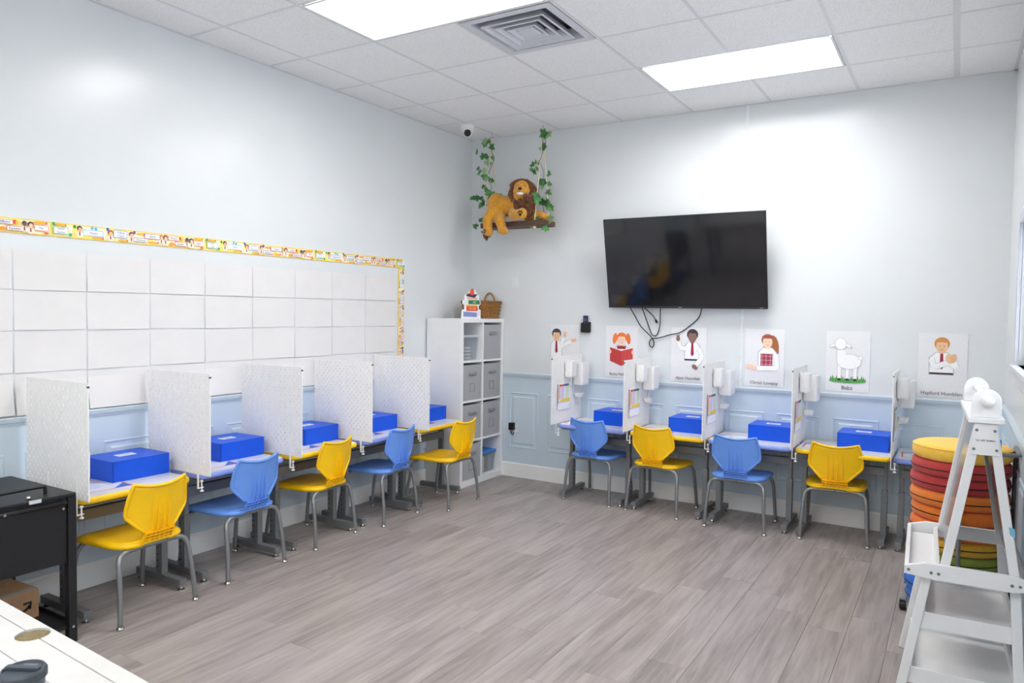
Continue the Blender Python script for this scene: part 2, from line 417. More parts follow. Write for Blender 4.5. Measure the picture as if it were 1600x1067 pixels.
# supply air vent
M_VENT = mat('vent_white', '#d4d6dc', .4, var=.03)
v = thing('air_vent', 'square white louvred air vent in the ceiling', 'air vent', (VX+T/2, VY-T/2, H))
def lp(a, z): return [(-a,-a,z),(a,-a,z),(a,a,z),(-a,a,z)]
MB().rings([lp(.292,-.003), lp(.245,-.006), lp(.235,.06)], close=False).build('frame', M_VENT, v)
for a in (.205, .150, .095):
    MB().rings([lp(a,-.016), lp(a-.012,-.018), lp(a-.052,.034), lp(a-.040,.036), lp(a,-.016)], close=False).build('louvre', M_VENT, v)
MB().rings([lp(.055,.0), lp(.055,-.012), lp(.048,-.016)]).build('centre_plate', M_VENT, v)
MB().rings([lp(.292,.09), lp(.291,.11)]).build('duct', mat('duct_dark', '#6d7078', .7), v)
MB().box(-.003,.003,-.19,.19,.03,.045).build('cross_bar', mat('duct_dark', '#6d7078', .7), v)

# ================================================================== THINGS ON THE LEFT WALL
rows = [('top', 1.626, 1.828), ('second', 1.418, 1.619), ('third', 1.204, 1.410), ('bottom', .990, 1.195)]
ordn = ['first', 'second', 'third', 'fourth', 'fifth', 'sixth', 'seventh', 'eighth', 'ninth']
for c in range(9):
    y1 = -1.126-.3655*c; y0 = y1-.3575
    for rn, z0, z1 in rows:
        jz, jy = random.uniform(-.002,.002), random.uniform(-.002,.002)
        m = MB(); N, K = 4, 6; ph = random.random()*6
        vs = []
        for d2 in (0, .0006):
            for i in range(N+1):
                for k in range(K+1):
                    u, w2 = i/N, k/K
                    d = .0012+.0055*(1-w2)**2*(0.6+.4*math.sin(ph+u*3))
                    if rn == 'bottom': d += .018*max(0, 1-w2*1.2)
                    vs.append((d+d2, y0+jy+(y1-y0)*u, z0+jz+(z1-z0)*w2))
        q_ = (N+1)*(K+1); fs = []
        for i in range(N):
            for k in range(K):
                a = i*(K+1)+k; f = (a, a+K+1, a+K+2, a+1); fs += [f, tuple(x+q_ for x in f[::-1])]
        edge = [(i*(K+1)) for i in range(N+1)]+[N*(K+1)+k for k in range(1,K+1)]+[i*(K+1)+K for i in range(N-1,-1,-1)]+[k for k in range(K-1,0,-1)]
        for a, b in zip(edge, edge[1:]+edge[:1]): fs.append((a, b, b+q_, a+q_))
        m.add(vs, fs); o = m.build('paper_sheet', M_PAPER)
        tag(o, 'blank white paper sheet on left wall, %s row, %s from the corner' % (rn, ordn[c]), 'paper sheet', 'blank sheets taped to the left wall')

# alphabetical border trim, 36 inch strips
TRAITS = [['Dependable',('Determined','Diligent'),'Discerning','Discreet','Efficient','Equitable','Fair',('Faithful','Fearless')],
          ['Flexible',('Forgiving','Friendly'),'Generous','Gentle','Honest','Humble','Kind',('Joyful','Loyal')],
          ['Meek',('Merciful','Observant'),'Optimistic','Patient','Peaceful','Persuasive','Pure',('Prudent','Punctual')],
          ['Resourceful',('Respectful','Responsible'),'Secure','Sincere','Steadfast','Submissive','Tactful',('Temperate','Thorough')]]
def strip(name_list, parent):
    """printed border strip: x 0..0.914, z 0..0.075, facing local -y"""
    p = Print(); L_, h = .914, .075
    p.rect(0, L_, 0, h, '#fdf7d8'); p.rect(0, L_, 0, .006, '#f8d84a'); p.rect(0, L_, h-.006, h, '#f8d84a')
    for a, b in ((0,.05),(.185,.235),(.42,.46),(.60,.66),(.80,.83)): p.rect(a, b, .002, h-.002, '#fcea82')
    def head(x, z, hair, skin, r=.013, shirt='#f5ecd8', tie='#a0304a'):
        p.ell(x, z-.028, r*1.5, r*1.25, shirt); p.poly([(x-.003,z-.015),(x+.003,z-.015),(x+.004,z-.034),(x-.003,z-.034)], tie)
        p.ell(x, z+.004, r*1.12, r*1.05, hair); p.ell(x+.002, z-.003, r*.78, r*.95, skin)
    def plate(x0, x1, z0, z1, c): p.frame(x0, x1, z0, z1, .0022, c, '#f2f4fa')
    def pencil(x0, x1, z):
        p.poly([(x0,z),(x0+.014,z+.006),(x1,z+.006),(x1,z-.006),(x0+.014,z-.006)], '#f6b63c'); p.rect(x1-.008, x1, z-.006, z+.006, '#d0709a')
        p.poly([(x0,z),(x0+.006,z+.0026),(x0+.006,z-.0026)], '#6a4a3a')
    def balloon(x, z, c): p.ell(x, z, .008, .009, c)
    p.poly([(0,.03),(.0,.001),(.2,.001),(.1,.02)], '#fbe264')
    balloon(.012,.062,'#2e9a50'); balloon(.105,.064,'#57b8e8'); balloon(.125,.060,'#57b8e8')
    plate(.055,.165,.020,.052,'#4aa6de'); head(.038,.052,'#4a443c','#e6b892'); pencil(.10,.168,.012)
    balloon(.19,.066,'#3a6cc8'); head(.205,.046,'#b05a34','#f0c4a4'); plate(.222,.30,.024,.066,'#5668b8'); pencil(.245,.305,.012)
    head(.325,.048,'#8a4a34','#f0c8ac'); balloon(.343,.064,'#7a4ab4'); pencil(.355,.405,.058)
    plate(.338,.425,.012,.036,'#b0486a'); plate(.405,.50,.036,.064,'#c05070'); head(.508,.052,'#b58a54','#f0c8a4',.010); pencil(.43,.49,.016)
    head(.535,.050,'#8a4434','#f0c8ac'); plate(.552,.625,.040,.064,'#e87a4a'); balloon(.632,.056,'#e84a3a'); balloon(.643,.052,'#f8c83a')
    plate(.595,.668,.010,.034,'#d83c44'); p.ell(.575,.018,.016,.009,'#f6a028'); head(.676,.050,'#4c4440','#8a6450',.010)
    head(.705,.046,'#3c3434','#f0c8ac'); plate(.722,.79,.022,.050,'#f0a040'); pencil(.715,.785,.062); p.ell(.78,.012,.012,.006,'#f07a30')
    plate(.815,.89,.016,.052,'#7cc67c'); pencil(.82,.88,.062); balloon(.90,.016,'#3cae74'); balloon(.815,.066,'#3cae74')
    o = p.done('printed_pattern', parent)
    spots = [(.110,.036),(.261,.045),(.381,.024),(.452,.050),(.588,.052),(.631,.022),(.756,.036),(.852,.034)]
    me = []
    for s_, (x, z) in zip(name_list, spots):
        if isinstance(s_, tuple):
            for k, w_ in enumerate(s_): wordy(parent, w_, .0125, x, z+.009-.018*k, '#6b7080', y=-.0098, name='printed_word')
        else: wordy(parent, s_, .0145, x, z, '#6b7080', y=-.0098, name='printed_word')
def border(label, loc, rot, names):
    t = thing('border_strip', label, 'wall border', loc, 0, 'printed border strips around the paper grid'); t.rotation_euler = rot
    MB().box(0,.914,-.0004,.0012,0,.075).build('card_strip', P('#fbe98a'), t)
    strip(names, t)
for k in range(4):
    border('yellow printed border strip on top of paper grid, %s from the corner' % ordn[k], (.004, -1.012-.914*(k+1), 1.905), (0,0,PI/2), TRAITS[3-k])
t = thing('border_strip', 'vertical yellow printed border strip right of the paper grid', 'wall border', (.004, -1.012, 1.903), 0, 'printed border strips around the paper grid')
t.rotation_euler = (0, 0, 0)
M_ = Matrix.Rotation(PI/2, 4, 'Z') @ Matrix.Rotation(PI/2, 4, 'Y')
t.rotation_euler = M_.to_euler()
MB().box(0,.914,-.0004,.0012,-.075,0).build('card_strip', P('#fbe98a'), t)
h_ = thing('tmp', 'x', 'x'); strip(TRAITS[1], h_)
for c in kids(h_): c.parent = t; c.location.z -= .075
bpy.data.objects.remove(h_)

# ================================================================== DESKS
def make_desk(edge_mat):
    """local: x 0..0.605 along the wall, y 0 (wall side)..-0.50 (front)"""
    w_, d_ = .605, .495
    t = thing('school_desk', 'd', 'desk')
    MB().prism(rrect(.012, w_-.012, -d_+.012, -.012, .045), .6215, .6235, 'z').build('table_top', M_DTOP, t)
    prf = [(0,.594),(-.007,.588),(-.012,.596),(-.012,.612),(-.006,.621),(.014,.6222)]
    out = rrect(.012, w_-.012, -d_+.012, -.012, .045); n = len(out); cx, cy = w_/2, -d_/2
    vs = []
    for ins, z in ((.05,.590),(0,.590),(-.010,.594),(-.012,.604),(-.010,.616),(-.003,.6222),(.004,.6225)):
        for a, b in rrect(.012+ins, w_-.012-ins, -d_+.012+ins, -.012-ins, max(.045-ins, .004)): vs.append((a,b,z))
    R_ = 7
    fs = [(i*n+k, i*n+(k+1)%n, (i+1)*n+(k+1)%n, (i+1)*n+k) for i in range(R_-1) for k in range(n)]
    MB().add(vs, fs).build('edge_band', edge_mat, t, smooth=True)
    MB().box(.03, w_-.03, -d_+.04, -.03, .578, .592).build('underside_board', M_DARK, t)
    MB().box(.045, w_-.045, -.305, -.27, .465, .52).build('cross_beam', M_STEEL, t, bevel=.002)
    for x in (.045, w_-.045):
        l = MB().box(x-.019, x+.019, -.30, -.245, .055, .36).build('leg', M_STEEL, t, bevel=.002)
        MB().box(x-.014, x+.014, -.295, -.25, .36, .578).build('inner_tube', M_STEEL, l, bevel=.002)
        mm = MB()
        for k in range(7): mm.lathe([(.005,-.0205),(.005,.0205)], (x, -.262, .10+.035*k), 8, 'x')
        mm.build('adjustment_holes', M_BLKP, l)
        f = MB().box(x-.021, x+.021, -.465, -.06, .022, .062).build('foot', M_STEEL, t, bevel=.003)
        for yy in (-.445, -.08): MB().lathe([(.020,.0),(.020,.006),(.012,.010),(.008,.022)], (x, yy, 0), 12).build('glide', M_CHROME, f, smooth=False)
    return t
dy = make_desk(M_YEDGE); db = make_desk(M_BEDGE)
used = {'y': False, 'b': False}
def place_desk(col, loc, rz, label, group):
    src = dy if col == 'y' else db
    o = src if not used[col] else copy_tree(src); used[col] = True
    o.location = loc; o.rotation_euler = (0,0,rz); tag(o, label, 'desk', group); return o
LY = [-4.0, -3.345, -2.69, -2.05, -1.405]           # pegboard planes / left ends of the desks on the left wall
RX = [1.215, 1.850, 2.470, 3.088, 3.705]
LC = 'ybyby'; RC = 'bybyb'
LD = ['yellow-edged white desk beside the black metal cart', 'blue-edged white desk second from the black cart on left wall', 'yellow-edged white desk in the middle of the left wall row',
      'blue-edged white desk second from the cube shelf on left wall', 'yellow-edged white desk touching the tall cube shelf']
RD = ['blue-edged white desk nearest the corner on the television wall', 'yellow-edged white desk second from the corner on television wall', 'blue-edged white desk in the middle of the television wall row',
      'yellow-edged white desk nearest the cushion stack on television wall', 'blue-edged desk half hidden behind the round cushion stack']
for i in range(5):
    place_desk(LC[i], (.012, LY[i]+.008, 0), PI/2, LD[i], 'study desks along the left wall')
    w_ = place_desk(RC[i], (RX[i]+.008, -.012, 0), 0, RD[i], 'study desks along the television wall')

# ================================================================== PEGBOARD DIVIDERS
def peg_mesh():
    """local: y 0..-0.56 (depth), z 0..0.56, x -0.0025..0.0025"""
    m = MB(); px, pz, sw, sh = .02, .04, .0026, .0075; n, r, t_ = 28, 14, .0028
    for i in range(n):
        y0 = -px*i; yc = y0-px/2
        off = 0 if i % 2 == 0 else pz/2
        cuts = [0]
        for k in range(r):
            zc = pz*(k+.5)+off
            if zc+sh > .552: continue
            za, zb = zc-pz/2, min(zc+pz/2, .56)
            if za < 1e-6: za = 0
            edge_y = i in (0, n-1)
            for s_ in (-1, 1):
                x = t_*s_
                o_ = [(x,y0,za),(x,y0-px,za),(x,y0-px,zb),(x,y0,zb)]
                h = [(x,yc+sw,zc-sh),(x,yc-sw,zc-sh),(x,yc-sw,zc+sh),(x,yc+sw,zc+sh)]
                m.add(o_+h, [(a,(a+1)%4,(a+1)%4+4,a+4) for a in range(4)])
            h0 = [(-t_,yc+sw,zc-sh),(-t_,yc-sw,zc-sh),(-t_,yc-sw,zc+sh),(-t_,yc+sw,zc+sh)]
            h1 = [(t_,b,c) for a,b,c in h0]
            m.add(h0+h1, [(a,(a+1)%4,(a+1)%4+4,a+4) for a in range(4)])
            top = zb
        if off:
            for s_ in (-1,1): m.add([(t_*s_,y0,0),(t_*s_,y0-px,0),(t_*s_,y0-px,off),(t_*s_,y0,off)], [(0,1,2,3)])
        if top < .5599:
            for s_ in (-1,1): m.add([(t_*s_,y0,top),(t_*s_,y0-px,top),(t_*s_,y0-px,.56),(t_*s_,y0,.56)], [(0,1,2,3)])
    for a in (((0,0),(0,.56)),((0,.56),(-.56,.56)),((-.56,.56),(-.56,0)),((-.56,0),(0,0))):
        (ya,za),(yb,zb) = a; m.add([(-t_,ya,za),(t_,ya,za),(t_,yb,zb),(-t_,yb,zb)], [(0,1,2,3)])
    me = m.mesh('peg_panel', M_PEG); return me
def make_board():
    t = thing('pegboard_divider', 'p', 'pegboard')
    obj('peg_panel', peg_mesh(), t)
    m = MB()
    for y in (-.20, -.46):
        c = MB(); c.box(-.0075,-.003,y-.006,y+.006,-.075,.10); c.box(-.0075,.028,y-.006,y+.006,-.079,-.075)
        c.build('clamp', M_PLAST_W, t); 
        MB().lathe([(.011,-.098),(.011,-.092),(.004,-.090),(.004,-.045),(.008,-.044),(.008,-.036)], (.018, y, 0), 10).build('clamp_screw', M_PLAST_W, t)
    MB().box(-.003,.0045,-.563,-.552,.537,.545).build('corner_clip', M_BLKP, t)
    return t
pb = make_board(); ub = [False]
ORD5 = ['nearest the black cart', 'second from the black cart', 'in the middle of the left wall row', 'second from the cube shelf', 'beside the cube shelf']
ORD5R = ['nearest the room corner', 'second from the room corner', 'in the middle of the television wall row', 'fourth from the room corner', 'beside the cushion stack']
def place_board(loc, rz, label, group):
    o = pb if not ub[0] else copy_tree(pb); ub[0] = True
    o.location = loc; o.rotation_euler = (0,0,rz); return tag(o, label, 'pegboard', group)
for i in range(5):
    place_board((.030, LY[i]+.001, .625), PI/2, 'white pegboard desk divider on left wall, %s' % ORD5[i], 'pegboard dividers')
    place_board((RX[i]+.001, -.030, .625), 0, 'white pegboard desk divider on television wall, %s' % ORD5R[i], 'pegboard dividers')

# hanging bins, cups and goal charts on the dividers
def make_bin(w_, d_, h_):
    """open plastic bin, back at x=0 , y -w/2..w/2, z 0..h"""
    t = thing('peg_bin', 'b', 'bin'); th = .003
    def loop(ins, z, r): return [(a,b,z) for a,b in rrect(.004+ins, d_-ins, -w_/2+ins, w_/2-ins, r, 4)]
    n = 20; seq = [(0.006,0,.02),(.002,.012,.022),(0,h_,.024),(.004,h_,.02),(.006,.014,.018),(.012,.005,.014)]
    vs = []
    for ins, z, r in seq: vs += loop(ins, z, r)
    n = len(loop(0,0,.02))
    fs = [(i*n+k, i*n+(k+1)%n, (i+1)*n+(k+1)%n, (i+1)*n+k) for i in range(len(seq)-1) for k in range(n)]
    fs += [tuple(range(n-1,-1,-1)), tuple(range((len(seq)-1)*n, len(seq)*n))]
    MB().add(vs, fs).build('cup_body', M_PLAST_W, t, smooth=False)
    MB().prism(rrect(-w_/2+.01, w_/2-.01, h_-.03, h_+.012, .006), .0005, .004, 'x').build('hook_plate', M_PLAST_W, t)
    return t
bigb = make_bin(.15, .105, .185); medb = make_bin(.115, .075, .135); smb = make_bin(.085, .07, .035)
ubn = {0: False, 1: False, 2: False}
def place_bin(k, loc, rz, label, grp):
    src = (bigb, medb, smb)[k]; o = src if not ubn[k] else copy_tree(src); ubn[k] = True
    o.location = loc; o.rotation_euler = (0,0,rz); return tag(o, label, 'bin', grp)
def make_chart():
    t = thing('goal_chart', 'c', 'chart')
    MB().box(0,.19,-.0006,.0006,-.235,0).build('chart_card', P('#f6f5f2'), t)
    p = Print(); p.rect(0,.19,-.165,0,'#f7d070'); p.rect(.018,.178,-.15,-.02,'#f6f3f4')
    for k, c in enumerate(('#d84a3a','#e87a30','#8a5ab8','#3a62b8','#2e9a66')): p.rect(.03+.028*k,.058+.028*k,-.034,-.016,c)
    for k, c in enumerate(('#f6b87a','#e6d8f2','#d6c4ee','#dff0f4','#f8ecd0','#d8ecd8')): p.rect(.018+.026*k,.040+.026*k,-.135,-.036,c)
    p.rect(.0,.012,-.19,-.01,'#7a70b0'); p.rect(.05,.185,-.163,-.138,'#f8d84a'); p.frame(.004,.186,-.232,-.166,.004,'#b6aee6','#f6f5fa')
    p.frame(.016,.048,-.163,-.138,.002,'#c8a84a','#f6f3f4')
    p.done('printed_grid', t)
    MB().tube([(.095,-.002,-.006),(.095,-.012,.004),(.095,-.012,.020),(.095,.004,.026)], .0018, 6).build('hook', M_PLAST_W, t)
    return t
gc = make_chart(); ug = [False]
for i in range(5):
    zb = .625; x = RX[i]+.004
    w = ORD5R[i]
    place_bin(0, (x, -.155, .930), 0, 'large white plastic bin on television-wall divider %s' % w, 'bins hung on the dividers')
    place_bin(1, (x, -.325, 1.005), 0, 'medium white plastic bin on television-wall divider %s' % w, 'bins hung on the dividers')
    place_bin(2, (x, -.155, .822), 0, 'shallow white plastic tray on television-wall divider %s' % w, 'bins hung on the dividers')
    o = gc if not ug[0] else copy_tree(gc); ug[0] = True
    o.location = (x+.004, -.50, .962); o.rotation_euler = (0,0,PI/2); o.scale = (1.25, 1, 1)
    tag(o, 'colourful goal chart card hooked on television-wall divider %s' % w, 'chart', 'goal charts on the dividers')
    # left wall dividers carry a slim bin on their far side
    place_bin(1, (.42, LY[i]+.005, .70), PI/2, 'small white bin behind left-wall divider %s' % ORD5[i], 'bins hung on the dividers')

# ================================================================== BLUE MAILER BOXES, MATS
def make_mailer():
    t = thing('mailer_box', 'm', 'box'); w_, d_, h_ = .325, .275, .112
    MB().box(0,w_,-d_,0,0,h_-.004).build('box_body', M_BOXB, t, bevel=.002)
    m = MB().box(-.001,w_+.001,-d_-.002,0,h_-.004,h_-.001); m.build('lid', M_BOXB, t, bevel=.001)
    MB().box(.003,.0045,-d_-.0035,-d_-.001,.004,h_-.004).build('corner_seam', mat('blue_card_dark', '#0a3f9c', .4), t)
    MB().prism(rrect(.105,.205,-.165,-.105,.004), h_-.001, h_-.0002, 'z').build('sticker', P('#e8eaf2'), t)
    p = MB(); p.box(.12,.19,-.125,-.118,h_-.0002,h_,P('#6a6e80')); p.box(.12,.175,-.14,-.134,h_-.0002,h_,P('#9aa0b8')); p.box(.13,.185,-.155,-.149,h_-.0002,h_,P('#9aa0b8'))
    p.build('sticker_print', None, t)
    return t
mb = make_mailer(); um = [False]
def place_mailer(loc, rz, label, g):
    o = mb if not um[0] else copy_tree(mb); um[0] = True
    o.location = loc; o.rotation_euler = (0,0,rz); tag(o, label, 'box', g)
def make_mat():
    t = thing('work_mat', 'm', 'mat')
    MB().prism(rrect(0,.30,-.22,0,.012), 0, .0012, 'z').build('laminated_sheet', P('#f2f2f4', .25), t)
    m = MB(); z0, z1 = .0012, .0014
    for a in ((.006,.294,-.014,-.006),(.006,.294,-.214,-.206),(.006,.014,-.206,-.014),(.286,.294,-.206,-.014)): m.box(a[0],a[1],a[2],a[3],z0,z1,P('#d83a44'))
    m.add([(.20,-.206,z1),(.286,-.206,z1),(.286,-.12,z1)],[(0,1,2)],P('#3a7ac8'))
    m.add([(.014,-.014,z1),(.10,-.014,z1),(.014,-.09,z1)],[(0,1,2)],P('#8ab4e4'))
    m.prism(ellp(.13,-.11,.05,.035), z0, z1, 'z', P('#c6d6ee')); m.prism(ellp(.10,-.09,.022,.02), z0, z1+.0001, 'z', P('#e8b0a8'))
    m.build('printed_border', None, t); return t
wm = make_mat(); uw = [False]
for i in range(5):
    w = ORD5[i]
    place_mailer((.035, LY[i]+.275, .624), PI/2+(random.random()-.5)*.06, 'glossy blue cardboard box on left-wall desk, %s' % w.replace(' row',''), 'blue boxes on the desks')
    o = wm if not uw[0] else copy_tree(wm); uw[0] = True
    o.location = (.20, LY[i]+.035, .624); o.rotation_euler = (0,0,PI/2+.03*(i-2))
    tag(o, 'red-bordered laminated work mat on left-wall desk, %s' % w, 'mat', 'work mats on the desks')
    w = ORD5R[i]
    if i < 4: place_mailer((RX[i]+.262, -.035, .624), (random.random()-.5)*.05, 'glossy blue cardboard box on television-wall desk, %s' % w, 'blue boxes on the desks')
    o = copy_tree(wm); o.location = (RX[i]+.035, -.20, .624); o.rotation_euler = (0,0,.03*(i-2))
    tag(o, 'red-bordered laminated work mat on television-wall desk, %s' % w, 'mat', 'work mats on the desks')

# ================================================================== CHAIRS
def make_chair(plastic):
    t = thing('school_chair', 'c', 'chair')
    # seat
    NU, NV = 16, 18; top = []
    for j in range(NV+1):
        v = .5-.5*math.cos(PI*(.035+.93*j/NV))
        hwd = .186*(1-abs(2*v-1)**4.5)**(1/4.5)*(.96+.05*v)
        for i in range(NU+1):
            u = -1+2*i/NU
            u = math.copysign(abs(u)**.85, u)
            x = hwd*u; y = -.185+.405*v
            z = .394 - .012*math.cos(u*PI/2)*math.sin(PI*min(1, v*1.1)) - .026*max(0, (v-.72)/.28)**2 - .006*max(0, (abs(u)-.8)/.2)**2
            top.append((x,y,z))
    n = len(top); vs = top+[(x*.985, y, z-.028) for x,y,z in top]; fs = []
    for j in range(NV):
        for i in range(NU):
            a = j*(NU+1)+i; f = (a,a+1,a+NU+2,a+NU+1); fs += [f, tuple(k+n for k in f[::-1])]
    ed = [i for i in range(NU+1)]+[j*(NU+1)+NU for j in range(1,NV+1)]+[NV*(NU+1)+i for i in range(NU-1,-1,-1)]+[j*(NU+1) for j in range(NV-1,0,-1)]
    for a, b in zip(ed, ed[1:]+ed[:1]): fs.append((a,b,b+n,a+n))
    MB().add(vs, fs).build('seat', plastic, t, smooth=True)
    MB().tube([Vector(top[a])+Vector((0,0,-.014)) for a in ed]+[Vector(top[ed[0]])+Vector((0,0,-.014))], .0145, 8).build('seat_rim', plastic, t, smooth=True)
    # backrest
    zs = [.374,.39,.41,.43,.447,.47,.495,.52,.537,.56,.60,.64,.664]
    hw = [.080,.080,.079,.082,.097,.120,.143,.163,.169,.168,.161,.150,.142]
    yy = [-.170,-.184,-.196,-.205,-.210,-.214,-.217,-.220,-.222,-.225,-.231,-.238,-.243]
    NU = 18; fr = []
    for j, z in enumerate(zs):
        for i in range(NU+1):
            u = -1+2*i/NU; x = hw[j]*u
            zz = z + (.022*abs(u)**2*max(0, (j-8)/4))
            if 3 <= j <= 6: zz += .004*abs(u)**2
            y = yy[j] + .042*(x/.174)**2*min(1, j/5)
            fr.append((x,y,zz))
    n = len(fr); th = .009; vs = fr+[(x,y-th,z) for x,y,z in fr]; fs = []
    NV = len(zs)-1
    for j in range(NV):
        for i in range(NU):
            a = j*(NU+1)+i; f = (a,a+1,a+NU+2,a+NU+1); fs += [f, tuple(k+n for k in f[::-1])]
    ed2 = [i for i in range(NU+1)]+[j*(NU+1)+NU for j in range(1,NV+1)]+[NV*(NU+1)+i for i in range(NU-1,-1,-1)]+[j*(NU+1) for j in range(NV-1,0,-1)]
    for a, b in zip(ed2, ed2[1:]+ed2[:1]): fs.append((a,b,b+n,a+n))
    bk = MB().add(vs, fs).build('backrest', plastic, t, smooth=True)
    rim = [fr[a] for a in ed2 if fr[a][2] > .425]
    # order rim from left waist over top to right waist
    R_ = [p for p in rim]
    k0 = min(range(len(R_)), key=lambda k: (R_[k][2] if R_[k][0] > 0 else 9)); R_ = R_[k0:]+R_[:k0]
    MB().tube([(x,y-.008,z) for x,y,z in R_], .0085, 8).build('back_rim', plastic, bk, smooth=True)
    low = [(x, y-.010, z) for x,y,z in fr[4*(NU+1):5*(NU+1)]]
    def surf(x, z):
        for j in range(NV):
            if zs[j] <= z <= zs[j+1]+1e-9:
                f = (z-zs[j])/(zs[j+1]-zs[j]); y0 = yy[j]+(yy[j+1]-yy[j])*f; return y0+.042*(x/.174)**2*min(1, (j+f)/5)-th
        return yy[-1]-th
    for x in (-.045,-.015,.015,.045):
        pts = []; zz = [.440+.0185*k for k in range(10)]
        vs2 = []
        for k, z in enumerate(zz):
            y = surf(x, z); dpt = .011*(1-k/9)**.7+.0008
            vs2 += [(x-.0035,y+.002,z),(x-.0022,y-dpt,z),(x+.0022,y-dpt,z),(x+.0035,y+.002,z)]
        fs2 = [(k*4+a,k*4+a+1,k*4+a+5,k*4+a+4) for k in range(9) for a in range(3)]+[(0,1,2,3),(36,37,38,39)]
        MB().add(vs2, fs2).build('rib', plastic, bk)
    g = MB()
    for z in (.378,.396,.414,.430):
        for s_ in range(8):
            xa, xb = -.082+.0205*s_, -.082+.0205*(s_+1)
            ya, yb = surf(xa, max(z,.375)), surf(xb, max(z,.375))
            g.add([(xa,ya+.004,z-.0025),(xb,yb+.004,z-.0025),(xb,yb-.012,z-.0025),(xa,ya-.012,z-.0025),(xa,ya+.004,z+.0025),(xb,yb+.004,z+.0025),(xb,yb-.012,z+.0025),(xa,ya-.012,z+.0025)],
                  [(0,3,2,1),(4,5,6,7),(0,1,5,4),(1,2,6,5),(2,3,7,6),(3,0,4,7)])
    for x in (-.080,-.052,-.025,.0,.025,.052,.080):
        for za, zb in ((.372,.39),(.39,.408),(.408,.426),(.426,.440)):
            ya, yb = surf(x, max(za,.375)), surf(x, zb)
            g.add([(x-.0022,ya+.003,za),(x+.0022,ya+.003,za),(x+.0022,ya-.012,za),(x-.0022,ya-.012,za),(x-.0022,yb+.003,zb),(x+.0022,yb+.003,zb),(x+.0022,yb-.012,zb),(x-.0022,yb-.012,zb)],
                  [(0,3,2,1),(4,5,6,7),(0,1,5,4),(1,2,6,5),(2,3,7,6),(3,0,4,7)])
    g.build('waist_grille', plastic, bk)
    # legs: bent tubes running under the seat
    for sx in (-1, 1):
        for fx, fy, tx, ty in ((.213,-.215,.190,-.172),(.205,.205,.185,.150)):
            pts = spline([(sx*fx,fy,.012),(sx*(fx*.6+tx*.4),fy*.7+ty*.3,.16),(sx*(tx+.006),fy*.25+ty*.75,.285),(sx*(tx-.004),ty,.325),(sx*(tx-.026),ty*.98,.346),(sx*(tx-.065),ty*.96,.353),(sx*.06,ty*.95,.354),(0,ty*.95,.354)], 5)
            l = MB().tube(pts, .0125, 10).build('leg', M_CTUBE, t, smooth=True)
            MB().lathe([(.017,0),(.019,.004),(.018,.010),(.010,.017),(.009,.024)], (sx*fx,fy,0), 14).build('glide', M_CHROME, l, smooth=True)
    for sx in (-1,1): MB().tube([(sx*.10,-.16,.358),(sx*.10,.14,.358)], .008, 8).build('seat_rail', M_CTUBE, t, smooth=True)
    return t
cy_, cb_ = make_chair(M_YEL), make_chair(M_BLU); uc = {'y': False, 'b': False}
def place_chair(col, A, B, label, group):
    src = cy_ if col == 'y' else cb_
    o = src if not uc[col] else copy_tree(src); uc[col] = True
    ang = math.atan2(B[1]-A[1], B[0]-A[0])
    mx, my = (A[0]+B[0])/2, (A[1]+B[1])/2
    o.location = (mx-math.sin(ang)*.215, my+math.cos(ang)*.215, 0); o.rotation_euler = (0,0,ang)
    tag(o, label, 'chair', group)
place_chair('y', (.675,-3.907), (.647,-3.476), 'yellow plastic chair nearest the black metal cart', 'chairs at the left wall desks')
place_chair('b', (.602,-3.243), (.579,-2.815), 'blue plastic chair on left wall between two nearest yellow chairs', 'chairs at the left wall desks')
place_chair('y', (.573,-2.558), (.520,-2.131), 'yellow plastic chair in the middle of the left wall row', 'chairs at the left wall desks')
place_chair('b', (.590,-1.918), (.555,-1.496), 'blue plastic chair on left wall, second from the cube shelf', 'chairs at the left wall desks')
place_chair('y', (.728,-1.335), (.718,-.894), 'yellow plastic chair in front of the cube shelf', 'chairs at the left wall desks')
place_chair('b', (1.290,-.485), (1.718,-.520), 'blue plastic chair nearest the room corner on television wall', 'chairs at the television wall desks')
place_chair('y', (1.857,-.522), (2.284,-.556), 'yellow plastic chair below the dark television', 'chairs at the television wall desks')
place_chair('b', (2.512,-.602), (2.925,-.602), 'blue plastic chair between two yellow chairs on television wall', 'chairs at the television wall desks')
place_chair('y', (3.155,-.533), (3.580,-.504), 'yellow plastic chair nearest the white easel and cushion stack', 'chairs at the television wall desks')

# ================================================================== CUBE SHELF
CX, CY0, CY1, CZ = .390, -.702, -.010, 1.483
t = thing('cube_shelf', 'tall white cube shelf with eight compartments in the corner', 'shelf', (0,0,0))
th = .035; ym = (CY0+CY1)/2
for a, b in ((CY0,CY0+th),(CY1-th,CY1)): MB().box(.02,CX,a,b,0,CZ).build('side_panel', M_WHITE, t, bevel=.0015)
MB().box(.02,CX,CY0+th,CY1-th,CZ-th,CZ).build('top_panel', M_WHITE, t, bevel=.0015)
MB().box(.02,CX-.002,CY0+th,CY1-th,.0,.055).build('bottom_panel', M_WHITE, t, bevel=.0015)
ch = (CZ-th-.055-3*.018)/4
zsh = [.055+(ch+.018)*k for k in range(4)]
for k in range(1,4): MB().box(.022,CX-.003,CY0+th,CY1-th,zsh[k]-.018,zsh[k]).build('shelf_board', M_WHITE, t, bevel=.001)
MB().box(.022,CX-.002,ym-.009,ym+.009,.055,CZ-th).build('divider', M_WHITE, t, bevel=.001)
MB().box(.015,.02,CY0,CY1,0,CZ).build('back_panel', M_WHITE, t)
cw = ym-.009-(CY0+th)
